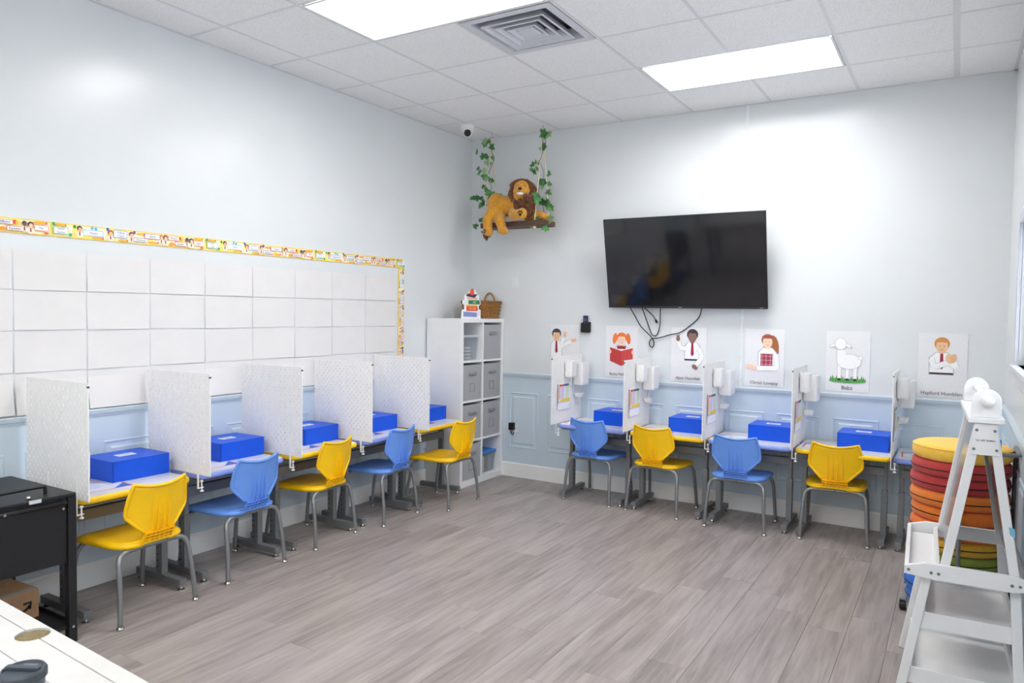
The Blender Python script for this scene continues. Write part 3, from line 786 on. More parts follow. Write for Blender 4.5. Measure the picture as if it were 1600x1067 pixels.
def cube_bin(col, row, label):
    y0 = (CY0+th if col == 0 else ym+.009)+.008; y1 = y0+cw-.016; z0 = zsh[row]+.001; z1 = zsh[row]+ch-.022
    o = thing('fabric_bin', label, 'storage bin', (CX-.01, (y0+y1)/2, z0), 0, 'grey fabric bins in the cube shelf')
    w2 = (y1-y0)/2; hh = z1-z0; D = .30
    m = MB(); m.box(-.006,0,-w2,w2,0,hh); m.box(-D,-D+.006,-w2,w2,0,hh); m.box(-D,-.006,-w2,-w2+.006,0,hh); m.box(-D,-.006,w2-.006,w2,0,hh); m.box(-D,-.006,-w2+.006,w2-.006,0,.006)
    m.build('bin_body', M_FABR, o, bevel=.002)
    MB().prism([(-.055,hh*.72),(.055,hh*.72),(.050,hh*.72+.022),(-.050,hh*.72+.022)], .001, .016, 'x').build('handle', M_FABD, o, bevel=.003)
    if label.find('handle only') < 0:
        m = MB(); a = hh*.36
        for b in ((-.038,.038,a-.038,a-.034),(-.038,.038,a+.034,a+.038),(-.038,-.034,a-.034,a+.034),(.034,.038,a-.034,a+.034)): m.box(.0,.0025,*b)
        m.build('label_pocket', M_FABD, o)
cube_bin(1, 3, 'grey fabric bin in top right compartment, handle only')
cube_bin(0, 2, 'grey fabric bin, left column, second compartment from top')
cube_bin(1, 2, 'grey fabric bin, right column, second compartment from top')
cube_bin(0, 1, 'grey fabric bin, left column, third compartment from top, behind yellow chair')
cube_bin(1, 1, 'grey fabric bin, right column, above the blue-lidded box')
cube_bin(0, 0, 'grey fabric bin in bottom left compartment')
def tote(label, y0, y1, z0, h, lidm, stuff):
    o = thing('plastic_tote', label, 'storage box', (.20, (y0+y1)/2, z0)); w2 = (y1-y0)/2; D = .145
    def lo(i, z): return [(-D+i,-w2+i,z),(D-i,-w2+i,z),(D-i,w2-i,z),(-D+i,w2-i,z)]
    MB().rings([lo(.016,.001), lo(.004,h-.02), lo(.0055,h-.02), lo(.0175,.003)]).build('tub', M_CLEAR, o)
    m = MB().rings([lo(-.004,h-.022), lo(-.006,h-.006), lo(.004,h), lo(.02,h), lo(.024,h-.006)]); m.add(lo(-.004,h-.022), [(3,2,1,0)]); m.build('lid', lidm, o, bevel=.001)
    return o
o = tote('clear plastic box with translucent lid in top left compartment', CY0+th+.012, ym-.02, zsh[3], .225, mat('frosted_lid', '#dfe6ee', .3, trans=.3, var=0), 0)
def pile(name, label, items, cat, z0, yc):
    pass
random.seed(3)
for k, (c, lb) in enumerate((('#e9e6e2','stack of pale packets inside the clear box'),('#d8d2d4','pale grey packet inside the clear box'),('#f2efe8','cream packet standing inside the clear box'))):
    m = MB()
    for j in range(4): m.box(.13+.05*random.random(),.30-.012*k,CY0+th+.035+.085*k,CY0+th+.035+.085*k+.07,zsh[3]+.006+.03*j,zsh[3]+.030+.03*j-.004*k)
    tag(m.build('paper_packet', P(c), bevel=.003), lb, 'packet')
tote('clear plastic box with bright blue lid in bottom right compartment', ym+.025, CY1-th-.012, zsh[0], .20, mat('blue_lid', '#2f86e0', .35), 0)
for k, (c, lb) in enumerate((('#2f8a56','green packet in the blue-lidded box'),('#d8d4d0','white packet in the blue-lidded box'),('#8a5a4a','brown packet in the blue-lidded box'),('#9aa8b8','grey packet in the blue-lidded box'))):
    y = ym+.045+.055*k; tag(MB().box(.16,.322-.004*(k%2),y,y+.050,zsh[0]+.005,zsh[0]+.13+.015*(k%2)).build('craft_packet', P(c), bevel=.004), lb, 'packet')

# book-stack cut-out sign
t = thing('cutout_sign', 'cardboard cutout of stacked books with red apple on shelf', 'sign', (.335, -.47, CZ), PI/2)
sil = [(-.16,0),(.16,0),(.16,.085),(.125,.095),(.125,.13),(.155,.14),(.155,.175),(.125,.19),(.125,.235),(.085,.245),(.07,.27),(.05,.285),(.0,.285),(-.035,.27),(-.04,.24),(-.10,.235),(-.115,.215),(-.11,.185),(-.145,.18),(-.145,.145),(-.11,.13),(-.11,.095),(-.16,.08)]
s9 = .90; sil = [(a*s9, b*s9) for a, b in sil]
MB().prism(sil, 0, .012, 'y').build('card_board', P('#f6f6f8'), t)
p = Print(); S = lambda pts: [(a*s9,b*s9) for a, b in pts]
p.poly(S([(-.145,.02),(.09,.015),(.09,.06),(-.145,.07)]),'#8b97cc'); p.poly(S([(.09,.02),(.145,.03),(.145,.075),(.09,.06)]),'#e8e8f0')
p.poly(S([(-.095,.075),(.10,.075),(.11,.09),(.10,.122),(-.095,.122)]),'#ea5a3a'); p.poly(S([(-.10,.122),(.10,.122),(.095,.138),(-.10,.138)]),'#f6c24a')
p.poly(S([(-.06,.142),(.14,.142),(.145,.16),(.13,.185),(-.06,.182)]),'#2f8a60'); p.poly(S([(-.135,.15),(-.06,.142),(-.06,.176),(-.13,.172)]),'#eef0ee')
p.poly(S([(-.075,.187),(.10,.19),(.10,.212),(-.09,.22)]),'#f6c0ac'); p.poly(S([(-.105,.225),(.05,.21),(.10,.24),(-.05,.25)]),'#3c4058'); p.poly(S([(-.10,.222),(.05,.206),(.05,.218),(-.10,.235)]),'#2c3048')
p.ell(.0,.262*s9,.034,.028,'#f0583c'); p.poly(S([(-.004,.288),(.004,.288),(.012,.302),(.0,.300)]),'#3c7a4a')
p.done('printed_books', t)
for w_, x, z in (('BEST',.045,.161),('TEACHER',.005,.098)): wordy(t, w_, .026, x*s9, z*s9, '#f3dfa0', y=-.0035)
# wicker basket
bc = (.235, -.165, CZ)
t = thing('wicker_basket', 'brown woven wicker basket with arched handle on shelf', 'basket', bc)
M_WICK = mat('wicker', '#a8783e', .7, var=.25, scale=60); M_WICKD = mat('wicker_dark', '#8a5c2c', .7, var=.2, scale=60)
hx, hy, hb = .115, .125, .155
for lv in range(9):
    z = .010+.0165*lv; f = 1+.17*z/hb; m = MB(); pts = []
    n = 56
    for k in range(n+1):
        s_ = 4*(k/n); seg = int(s_) % 4; fr_ = s_-int(s_)
        x, y = [(-hx+2*hx*fr_,-hy),(hx,-hy+2*hy*fr_),(hx-2*hx*fr_,hy),(-hx,hy-2*hy*fr_)][seg]
        wv = .008*math.cos(k*PI+lv*PI); l = math.hypot(x,y); pts.append(((x+x/l*wv)*f*.93,(y+y/l*wv)*f*.93,z))
    MB().tube(pts, .0078, 6, cap=False).build('weave_band', M_WICK, t, smooth=True)
for k in range(0, 56, 4):
    s_ = 4*(k/56); seg = int(s_) % 4; fr_ = s_-int(s_)
    x, y = [(-hx+2*hx*fr_,-hy),(hx,-hy+2*hy*fr_),(hx-2*hx*fr_,hy),(-hx,hy-2*hy*fr_)][seg]
    MB().tube([(x*.93,y*.93,.002),(x*1.09,y*1.09,hb)], .005, 6).build('stake', M_WICKD, t, smooth=True)
f = 1.12; pts = [(-hx*f,-hy*f,hb),(hx*f,-hy*f,hb),(hx*f,hy*f,hb),(-hx*f,hy*f,hb),(-hx*f,-hy*f,hb)]
m = MB(); m.tube(pts, .010, 8); m.build('rim', M_WICKD, t, smooth=True)
for sy in (-1, 1):
    MB().tube(spline([(-.06,sy*hy*1.1,hb-.02),(-.045,sy*hy*1.1,hb+.05),(0,sy*hy*1.1,hb+.085),(.045,sy*hy*1.1,hb+.05),(.06,sy*hy*1.1,hb-.02)],6), .008, 8).build('handle', M_WICK, t, smooth=True)
MB().box(-hx*.9,hx*.9,-hy*.9,hy*.9,0,.006).build('base', M_WICKD, t)

# ================================================================== TELEVISION
TW, TH = 1.313, .747
tv = thing('television', 'large black flat screen television tilted down on the wall', 'television', (2.146, -.080, 1.597))
tv.rotation_euler = (math.atan2(.16, .73), 0, 0)
MB().box(-TW/2,TW/2,0,.022,0,TH).build('casing', M_BLKP, tv, bevel=.003)
MB().box(-.42,.42,.02,.05,.06,.42).build('rear_housing', M_BLKP, tv, bevel=.01)
MB().box(-TW/2+.006,TW/2-.006,-.0015,.001,.022,TH-.006).build('screen', M_SCREEN, tv)
MB().box(-TW/2,TW/2,-.004,.0,0,.018).build('bottom_bar', mat('tv_bar', '#2b2c30', .35), tv, bevel=.001)
MB().box(-.045,-.012,-.0048,-.004,.006,.012).build('maker_mark', P('#9a9da4'), tv); MB().box(.60,.625,-.0048,-.004,.005,.012).build('corner_mark', P('#8a8c92'), tv)
t = thing('wall_bracket', 'black wall bracket holding the tilted television', 'bracket', (2.146, 0, 1.9))
MB().box(-.25,.25,-.02,0,-.12,.15).build('wall_plate', M_BLACK, t)
for x in (-.18,.18): MB().box(x-.02,x+.02,-.095,-.02,-.10,.02).build('arm', M_BLACK, t)
CAB = mat('cable_black', '#1c1c1e', .5)
def cable(label, pts, r=.0042, plug=None):
    t = thing('cable', label, 'cable', pts[0], 0, 'cables hanging under the television'); o_ = Vector(pts[0])
    MB().tube(spline([Vector(p)-o_ for p in pts], 8), r, 8).build('cord', CAB, t, smooth=True)
    if plug:
        a, b = [Vector(q)-o_ for q in plug]; MB().tube([a, a.lerp(b,.3), b], [.006,.010,.009], 8).build('plug', M_BLKP, t, smooth=True)
cable('black cable looping down under left side of television', [(1.677,-.07,1.60),(1.70,-.03,1.54),(1.76,-.02,1.44),(1.85,-.015,1.355),(1.875,-.014,1.30),(1.86,-.014,1.268),(1.835,-.014,1.29),(1.85,-.014,1.335),(1.93,-.013,1.352),(2.02,-.013,1.38),(2.09,-.013,1.395),(2.16,-.014,1.44),(2.25,-.02,1.52),(2.291,-.07,1.602)])
cable('black cable hanging in a deep U under television', [(1.785,-.07,1.60),(1.795,-.025,1.53),(1.83,-.012,1.43),(1.86,-.012,1.37),(1.90,-.012,1.375),(1.925,-.02,1.45),(1.93,-.03,1.53),(1.945,-.07,1.60)])
cable('short black cable ending in a loose plug under television', [(1.800,-.065,1.60),(1.82,-.03,1.575),(1.865,-.02,1.53),(1.885,-.018,1.50)], plug=((1.885,-.018,1.50),(1.90,-.018,1.475)))

# remote holder + remote, wall plates, outlet
t = thing('remote_holder', 'small black plastic holder on wall left of television', 'holder', (1.245, 0, 1.375))
MB().prism(rrect(-.042,.042,0,.095,.012), -.006, 0, 'y').build('back_plate', M_BLKP, t)
m = MB(); m.prism(rrect(-.042,.042,-.034,-.006,.008), 0, .006, 'z'); m.box(-.042,-.037,-.034,-.006,.006,.085); m.box(.037,.042,-.034,-.006,.006,.085); m.box(-.042,.042,-.036,-.031,.006,.078)
m.build('pocket', M_BLKP, t, bevel=.002)
t = thing('remote_control', 'dark remote control standing in the wall holder', 'remote', (1.243, -.020, 1.383))
MB().prism(rrect(-.024,.024,-.008,.008,.007), 0, .142, 'z').build('body', mat('remote_purple_black', '#33304c', .4), t, bevel=.003)
m = MB()
for k in range(4): m.lathe([(.005,-.0015),(.004,.0)], (-.010+.010*(k%3), -.0085, .10+.012*(k//2)), 8, 'y')
m.build('buttons', mat('remote_button', '#7a6ab0', .4), t)
t = thing('switch_plate', 'blank white wall plate above the cube shelf', 'wall plate', (.505, 0, 1.825))
MB().prism(rrect(-.036,.036,-.058,.058,.006), -.006, 0, 'y').build('plate', M_TRIM, t, bevel=.002)
MB().prism(rrect(-.016,.016,-.033,.033,.003), -.009, -.006, 'y').build('rocker', M_TRIM, t, bevel=.001)
t = thing('wall_outlet', 'white electrical outlet low on wall beside cube shelf', 'outlet', (.538, -.004, .455))
MB().prism(rrect(-.036,.036,-.058,.058,.006), -.006, 0, 'y').build('plate', M_PLAST_W, t, bevel=.002)
for z in (-.02,.02): MB().prism(rrect(-.014,.014,z-.012,z+.012,.004), -.008, -.006, 'y').build('socket', M_PLAST_W, t)
t = thing('plug_adapter', 'black power adapter plugged into the wall outlet', 'adapter', (.508, -.012, .455))
MB().box(-.026,.022,-.045,0,-.01,.058).build('body', M_BLKP, t, bevel=.005)
MB().tube(spline([(-.005,-.025,-.01),(-.006,-.026,-.04),(.012,-.022,-.055),(.018,-.014,-.03)],6), .004, 6).build('cord', CAB, t, smooth=True)

# ================================================================== POSTERS (generic stand-in pictures)
SK1, SK2, SK3, SHIRT, LINE, TIE = '#f0c49c', '#f8d2ba', '#8a6a62', '#f7f7f8', '#b4b4ba', '#9c2440'
def poster(x0, label, name, draw, nsize=.034):
    t = thing('wall_poster', label, 'poster', (x0+.148, -.004, 1.002), 0, 'character posters in a row under the television')
    MB().box(-.148,.148,0,.0012,-.005,.44).build('poster_sheet', P('#e9e9ec', .35), t)
    p = Print(); draw(p); p.done('printed_picture', t)
    wordy(t, name, nsize, 0, .022, '#3a3a3e', y=-.0062, bold=0, name='printed_name')
def bust(p, x, zc, hair, skin, tie=True, belt=False, w=.07):
    # plain generic figure: torso, neck, faceless head with a hair cap
    z0 = zc-.20
    p.poly([(x-w-.004,z0-.004),(x+w+.004,z0-.004),(x+w+.006,zc-.085),(x+.034,zc-.046),(x-.034,zc-.046),(x-w-.006,zc-.085)], LINE)
    p.poly([(x-w,z0),(x+w,z0),(x+w,zc-.087),(x+.032,zc-.050),(x-.032,zc-.050),(x-w,zc-.087)], SHIRT)
    if belt: p.rect(x-w, x+w, z0, z0+.012, '#2c2c30')
    p.rect(x-.016, x+.016, zc-.058, zc-.03, skin)
    if tie: p.poly([(x-.008,zc-.056),(x+.008,zc-.056),(x+.014,zc-.15),(x,zc-.166),(x-.012,zc-.15)], TIE)
    p.ell(x, zc+.012, .047, .046, hair); p.ell(x, zc-.006, .036, .046, skin)
    p.poly(ellp(x, zc+.022, .043, .034, 12, 0, 0, PI), hair)
    for s_ in (-1, 1): p.ell(x+s_*.013, zc-.004, .003, .004, '#5a4a44', 0, 8)
    p.line([(x-.010,zc-.026),(x,zc-.031),(x+.010,zc-.026)], .003, '#b06a5c')
def arm(p, pts):
    p.line(pts, .040, LINE); p.line(pts, .035, SHIRT)
def hand(p, x, z, skin, rot=0):
    p.ell(x, z, .022, .017, skin, rot)
    for k in range(3): p.ell(x+.022*math.cos(rot+.35*(k-1)), z+.022*math.sin(rot+.35*(k-1)), .012, .005, skin, rot+.35*(k-1), 8)
def d1(p): bust(p, -.085, .345, '#4c4a4c', SK1, w=.055); arm(p, [(-.04,.235),(-.005,.26),(.065,.29)]); arm(p, [(-.035,.26),(-.012,.315)]); hand(p, .0, .345, SK1, 1.4); hand(p, .085, .30, SK1, .2)
def d2(p):
    for s_ in (-1,1): p.ell(s_*.062, .33, .020, .048, '#f07a3a', s_*.15)
    bust(p, 0, .325, '#f07a3a', SK2, tie=False, w=.062)
    p.poly([(-.04,.268),(.04,.268),(.04,.24),(-.04,.24)], '#a03040')
    p.poly([(-.105,.135),(0,.095),(0,.225),(-.105,.255)], '#c23c3c'); p.poly([(.105,.135),(0,.095),(0,.225),(.105,.255)], '#d04848')
    p.line([(-.105,.256),(0,.227),(.105,.256)], .006, '#f4efe4'); p.ell(-.105,.215,.012,.018,SK2); p.ell(.105,.215,.012,.018,SK2)
def d3(p): bust(p, .03, .37, '#43363a', SK3, belt=True, w=.062); arm(p, [(-.02,.265),(-.07,.27),(-.088,.325)]); arm(p, [(.085,.27),(.115,.20),(.065,.135)]); hand(p, -.09, .345, SK3, 1.6); hand(p, .05, .12, SK3, -.6)
def d4(p):
    p.ell(.045,.27,.060,.125,'#a8683c',-.08); bust(p, .02, .345, '#a8683c', SK2, tie=False, w=.066)
    p.poly([(-.03,.15),(.06,.15),(.06,.25),(-.03,.25)], '#a83c50')
    for k in range(3): p.rect(-.022+.032*k,-.018+.032*k,.15,.25,'#d8a8b4'); p.rect(-.03,.06,.165+.032*k,.169+.032*k,'#d8a8b4')
    p.rect(-.02,.055,.378,.388,'#b04458'); arm(p, [(.085,.25),(.095,.14),(-.05,.135)]); hand(p, -.075, .135, SK2, 2.6); hand(p, -.11, .145, SK2, 3.1)
def d5(p):
    for k in range(26):
        x = -.115+.0092*k; p.poly([(x-.006,.075),(x+.010,.075),(x+.004+.004*math.sin(k*2.1),.108+.012*math.sin(k*1.7))], '#58a850' if k%2 else '#4a9a48')
    p.ell(0,.072,.125,.014,'#58a850')
    for x in (-.055,.0,.052): p.rect(x-.014,x+.014,.08,.20,LINE); p.rect(x-.012,x+.012,.082,.20,SHIRT); p.ell(x,.083,.014,.009,'#3a3434')
    p.ell(.01,.215,.082,.056,LINE); p.ell(.01,.215,.080,.054,SHIRT); p.ell(.085,.245,.016,.014,LINE); p.ell(.085,.245,.014,.012,SHIRT)
    p.poly([(-.075,.30),(-.02,.30),(.0,.21),(-.07,.20)], SHIRT); p.line([(-.075,.30),(-.072,.20)],.002,LINE)
    for s_ in (-1,1): p.ell(-.05+s_*.048,.335,.030,.011,LINE,-s_*.45); p.ell(-.05+s_*.047,.335,.028,.009,SHIRT,-s_*.45)
    p.ell(-.05,.345,.040,.045,LINE); p.ell(-.05,.345,.038,.043,SHIRT)
def d6(p):
    bust(p, -.005, .355, '#d6924c', SK1, belt=True, w=.072)
    arm(p, [(-.068,.26),(-.05,.205),(.03,.235)]); arm(p, [(.062,.26),(.085,.205),(.05,.235)])
    p.ell(.045,.265,.026,.034,SK1,.35); p.ell(.065,.268,.020,.032,'#e8b890',-.2)
poster(.885, 'poster partly hidden by first divider, dark-haired figure in tie', '', d1)
poster(1.432, 'poster of red pigtailed figure holding an open red book', 'Becky McMeekly', d2, .031)
poster(2.022, 'poster of waving figure in white shirt and belt beside cables', 'Ajani Heartfelt', d3)
poster(2.625, 'poster of long-haired figure in red plaid vest', 'Christi Lovejoy', d4)
poster(3.217, 'poster of a white lamb standing on green grass', 'Baba', d5, .040)
poster(3.817, 'poster of sandy-haired figure with clasped hands above the easel', 'Hapford Humblen', d6)

# ================================================================== SECURITY CAMERA
t = thing('security_camera', 'small white dome security camera on the ceiling corner', 'camera', (.305, -.525, H-.002))
MB().lathe([(.040,-.075),(.055,-.050),(.060,-.02),(.060,0)], n=24).build('housing', M_PLAST_W, t, smooth=True)
MB().ell((.012,-.012,-.066), (.042,.042,.042), nu=20, nv=12).build('eyeball', M_PLAST_W, t, smooth=True)
d = (CAM*0+Vector((.45,-.80,-.38))).normalized()
rotm = d.to_track_quat('Z','Y').to_matrix()
o = MB().lathe([(.030,0),(.030,.006),(.024,.010),(.012,.011)], n=20).build('lens', M_BLKP, t, smooth=False, loc=Vector((.012,-.012,-.066))+d*.034); o.rotation_euler = rotm.to_euler()

# ================================================================== SWING, IVY, LION
SX0, SX1, SY, SZ = .325, .985, -.235, 2.345       # seat ends, centre line, top of plank
t = thing('hanging_swing', 'brown wooden swing hung on ropes in the corner', 'swing', (0,0,0))
MB().box(SX0,SX1,SY-.10,SY+.10,SZ-.045,SZ).build('seat_board', mat('swing_wood', '#5f4638', .6, var=.2, scale=14), t, bevel=.004)
M_ROPE = mat('rope', '#ece0c6', .8, var=.15, scale=90)
HK = [(.365,-.225),(.900,-.230)]
for (hx_, hy_), sx in zip(HK, (.375,.905)):
    MB().tube(spline([(hx_,hy_,H+.002),(hx_,hy_,H-.03),(hx_+.012,hy_,H-.045),(hx_,hy_,H-.062),(hx_-.014,hy_,H-.05)],5), .003, 6).build('hook', M_CHROME, t, smooth=True)
    for s_ in (-1,1):
        r_ = MB().tube([(hx_,hy_,H-.055),(sx+s_*.03,SY+s_*.075,SZ+.01),(sx+s_*.03,SY+s_*.075,SZ-.06)], .006, 8).build('rope', M_ROPE, t, smooth=True)
        MB().ell((sx+s_*.03,SY+s_*.075,SZ-.062),(.014,.014,.014),nu=10,nv=6).build('knot', M_ROPE, r_, smooth=True)
# ivy
M_LEAF = [mat('ivy_dark', '#3f7a44', .5, var=.2, scale=40), mat('ivy_mid', '#5c9658', .5, var=.2, scale=40), mat('ivy_pale', '#98b878', .5, var=.25, scale=40)]
lf2d = [(0,0),(.35,-.18),(.62,.05),(.42,.25),(.66,.55),(.30,.55),(0,1.0),(-.30,.55),(-.66,.55),(-.42,.25),(-.62,.05),(-.35,-.18)]
def leaf_mesh(mt):
    m = MB(); vs = [(a*.5, -.16*abs(a)+.02*b, b*.5-.0) for a, b in lf2d]+[(0,.06,.2)]
    n = len(lf2d); vs2 = [(a,b+.02,c) for a,b,c in vs]
    m.add(vs, [(i,(i+1)%n,n) for i in range(n)]); m.add(vs2, [((i+1)%n,i,n) for i in range(n)]); return m.mesh('leaf', mt)
LM = [leaf_mesh(x) for x in M_LEAF]
def ivy(label, x, clumps, seed):
    rg = random.Random(seed)
    t = thing('ivy_garland', label, 'garland', (x, SY, SZ), 0, 'artificial ivy on the swing ropes')
    zt = H-SZ-.07
    pts = [(.02*math.sin(k*1.9+seed)+.01*math.sin(k*.8), -.01+.03*math.cos(k*1.9+seed), zt*(1-k/9)) for k in range(10)]
    MB().tube(spline(pts,5), .0025, 6).build('vine', mat('ivy_stem', '#5a5a40', .6), t, smooth=True)
    for (cx, cz, r, n, sz) in clumps:
        for k in range(n):
            px = cx+rg.uniform(-r,r); pz = cz+rg.uniform(-r,r)*.9; py = rg.uniform(-.09,.02)
            o = obj('leaf', LM[rg.choice((0,0,0,1,1,2))], t, loc=(px,py,pz), rot=(rg.uniform(-.6,.3),rg.uniform(0,6.28),rg.uniform(-.8,.8)))
            o.scale = (sz*1.55*rg.uniform(.8,1.15),)*3
    return t
ivy('green ivy garland on left ropes of the swing', .37, [(-.01,.73,.04,4,.065),(-.04,.60,.06,6,.065),(-.05,.47,.06,6,.06),(-.03,.34,.06,5,.055),(.06,.24,.05,6,.085),(-.10,.20,.055,6,.075),(-.05,.05,.05,5,.06),(-.05,-.06,.05,5,.06)], 3)
ivy('green ivy garland on right ropes of the swing', .905, [(.035,.76,.025,4,.085),(.01,.64,.03,3,.065),(-.06,.47,.05,7,.06),(.04,.36,.05,5,.06),(.02,.26,.06,4,.055),(-.05,.20,.04,4,.08),(.04,.12,.05,6,.075),(-.02,.0,.05,6,.075),(.06,-.03,.05,5,.08)], 5)

# plush lion
M_FUR = mat('lion_fur', '#d99a2c', .95, var=.16, scale=45, bump=.6, bscale=260, sheen=.4)
M_FURD = mat('lion_mane', '#6e4021', .95, var=.3, scale=60, bump=.5, bscale=200, sheen=.3)
M_FURP = mat('lion_pale', '#f3ead8', .95, var=.05, sheen=.3)
LO = Vector((.66, SY-.02, SZ))
lion = thing('plush_lion', 'golden plush lion with brown mane lying on the swing', 'plush toy', LO)
m = MB()
def cap(a, b, r0, r1, n=7):
    a, b = Vector(a), Vector(b)
    for k in range(n+1):
        f = k/n; r = r0+(r1-r0)*f; m.ell(a.lerp(b, f), (r,r,r), nu=12, nv=8)
cap((-.17,.0,.155),(.02,-.01,.145),.098,.092)            # trunk
cap((.02,-.01,.14),(.07,-.03,.17),.095,.085)             # chest
m.ell((-.195,-.04,.155),(.085,.075,.115),nu=14,nv=10)    # haunch
cap((-.185,-.085,.10),(-.220,-.135,.02),.062,.048)       # near hind leg hanging
cap((-.220,-.135,.02),(-.205,-.15,-.075),.048,.042)
m.ell((-.190,-.165,-.095),(.045,.058,.036),nu=12,nv=8)   # foot
cap((-.13,-.08,.05),(-.09,-.135,.0),.055,.046)           # far hind leg
cap((-.09,-.135,.0),(-.065,-.14,-.06),.045,.040)
m.ell((-.045,-.15,-.088),(.048,.056,.036),nu=12,nv=8)
cap((.03,-.07,.075),(.05,-.13,.045),.056,.050)           # near front leg, folded
cap((.05,-.13,.045),(.135,-.165,.045),.048,.044)
m.ell((.155,-.170,.048),(.046,.042,.050),nu=12,nv=8)     # raised paw
cap((.12,.0,.06),(.24,.01,.045),.055,.042); m.ell((.28,-.01,.035),(.048,.045,.034),nu=12,nv=8)   # other front leg along the seat
cap((.07,-.03,.19),(.075,-.06,.245),.080,.080)           # neck
HS, HC = .58, (.085,-.055); i0 = len(m.v)
m.ell((.08,-.085,.275),(.078,.080,.082),nu=16,nv=12)     # skull
m.ell((.065,-.152,.245),(.046,.045,.040),nu=14,nv=10)    # muzzle
m.ell((.068,-.150,.275),(.022,.036,.034),nu=10,nv=8)     # nose bridge
m.ell((.020,-.105,.310),(.012,.02,.02),nu=8,nv=6)
m.spin(HS, HC, i0)
cap((-.23,.03,.09),(-.285,-.02,.02),.018,.016); cap((-.285,-.02,.02),(-.285,-.06,-.06),.016,.014)  # tail
body = m.build('body', M_FUR, lion, smooth=True)
rm = body.modifiers.new('remesh', 'REMESH'); rm.mode = 'VOXEL'; rm.voxel_size = .007; rm.use_smooth_shade = True
sm_ = body.modifiers.new('smooth', 'SMOOTH'); sm_.factor = .6; sm_.iterations = 5
# mane: overlapping tufts around the head and down the chest
rg = random.Random(11); m = MB()
hc = Vector((.082,-.065,.265)); fd = Vector((-.12,-1,-.05)).normalized()
e1 = Vector((1,-.12,0)).normalized(); e2 = fd.cross(e1).normalized()
if e2.z < 0: e2 = -e2
for ring_, (rr, back, ln, n) in enumerate(((.078,.022,.060,26),(.085,-.015,.070,30),(.082,-.05,.080,30),(.060,-.075,.085,22),(.03,-.085,.08,10))):
    for k in range(n):
        a = 2*PI*(k+rg.random()*.6)/n; dr = e1*math.cos(a)+e2*math.sin(a)
        p0 = hc+fd*back+dr*rr*.85
        low = max(0, -math.sin(a))
        dv = (dr*.8-fd*.55+Vector((0,0,-.30))).normalized()
        L_ = ln*(1+.55*low)*rg.uniform(.8,1.15)
        p1 = p0+dv*L_*.55; p2 = p0+(dv+Vector((0,0,-.35))).normalized()*L_
        m.tube([p0, p1, p2], [.020,.017,.003], 6)
m.spin(HS, HC)
for k in range(60):
    x = rg.uniform(.02,.20); z = rg.uniform(.07,.22); y = -.075+rg.uniform(-.03,.02)-.35*max(0,.2-z)*0
    p0 = Vector((x,y,z)); m.tube([p0, p0+Vector((rg.uniform(-.01,.03),-.02,-.03)), p0+Vector((rg.uniform(-.01,.04),-.015,-.07))], [.020,.017,.003], 6)
m.ell((.095,-.015,.235),(.122,.075,.115),nu=18,nv=12); m.ell((.125,-.02,.13),(.085,.07,.075),nu=14,nv=10)
m.build('mane', M_FURD, lion, smooth=True)
for k in range(24):
    a = PI*(.15+.7*k/23)
m = MB()
for k in range(22):
    a = PI*(.08+.84*k/21); p0 = hc+fd*.045+e1*math.cos(a)*.066+e2*math.sin(a)*.070
    m.tube([p0, p0+(e1*math.cos(a)*.5+e2*math.sin(a)*.8+fd*.25)*.03, p0+(e1*math.cos(a)*.9+e2*.5)*.05], [.015,.013,.003], 6)
m.spin(HS, HC).build('forelock', M_FURD, lion, smooth=True)
for s_ in (-1,1):
    p0 = hc+e1*s_*.074+e2*.052+fd*.03
    MB().ell(p0,(.022,.014,.024),nu=12,nv=8).spin(HS, HC).build('ear', M_FUR, lion, smooth=True)
    pe = Vector((.078,-.158,.288))+e1*s_*.031
    ey = MB().ell(pe,(.0095,.006,.0075),nu=10,nv=8).spin(HS, HC).build('eye', P('#e8e2c8',.2), lion, smooth=True)
    MB().ell(pe+fd*.0045,(.0052,.003,.0058),nu=10,nv=6).spin(HS, HC).build('pupil', P('#2a2016',.15), ey, smooth=True)
MB().ell((.060,-.193,.262),(.018,.010,.011),nu=12,nv=8).spin(HS, HC).build('nose', P('#2c1c14',.4), lion, smooth=True)
m = MB(); m.ell((.060,-.178,.222),(.030,.022,.015),nu=12,nv=8); m.spin(HS, HC).build('chin', M_FURP, lion, smooth=True)
MB().tube([(.060,-.200,.252),(.060,-.199,.240),(.044,-.190,.232)], .0025, 6).spin(HS, HC).build('mouth', P('#3a241a'), lion)
def pads(c, n_, s_=1.0):
    n_ = Vector(n_).normalized(); q_ = n_.to_track_quat('Z','Y').to_matrix(); c = Vector(c); m2 = MB()
    for x, y, r in ((0,-.012,.013),(-.018,.006,.007),(-.006,.016,.007),(.008,.016,.007),(.019,.004,.007)):
        m2.ell(c+q_@Vector((x*s_,y*s_,0)), (r*s_,r*s_,.004), rot=q_, nu=10, nv=6)
    m2.build('paw_pads', P('#2c2624'), lion, smooth=True)
pads((.160,-.2105,.048), (.1,-1,-.02), 1.0); pads((-.195,-.219,-.09), (-.15,-1,-.1), .8)
MB().tube([(-.283,-.055,-.05),(-.285,-.065,-.08),(-.278,-.07,-.125),(-.268,-.07,-.16)], [.014,.028,.026,.004], 10).build('tail_tuft', M_FURD, lion, smooth=True)

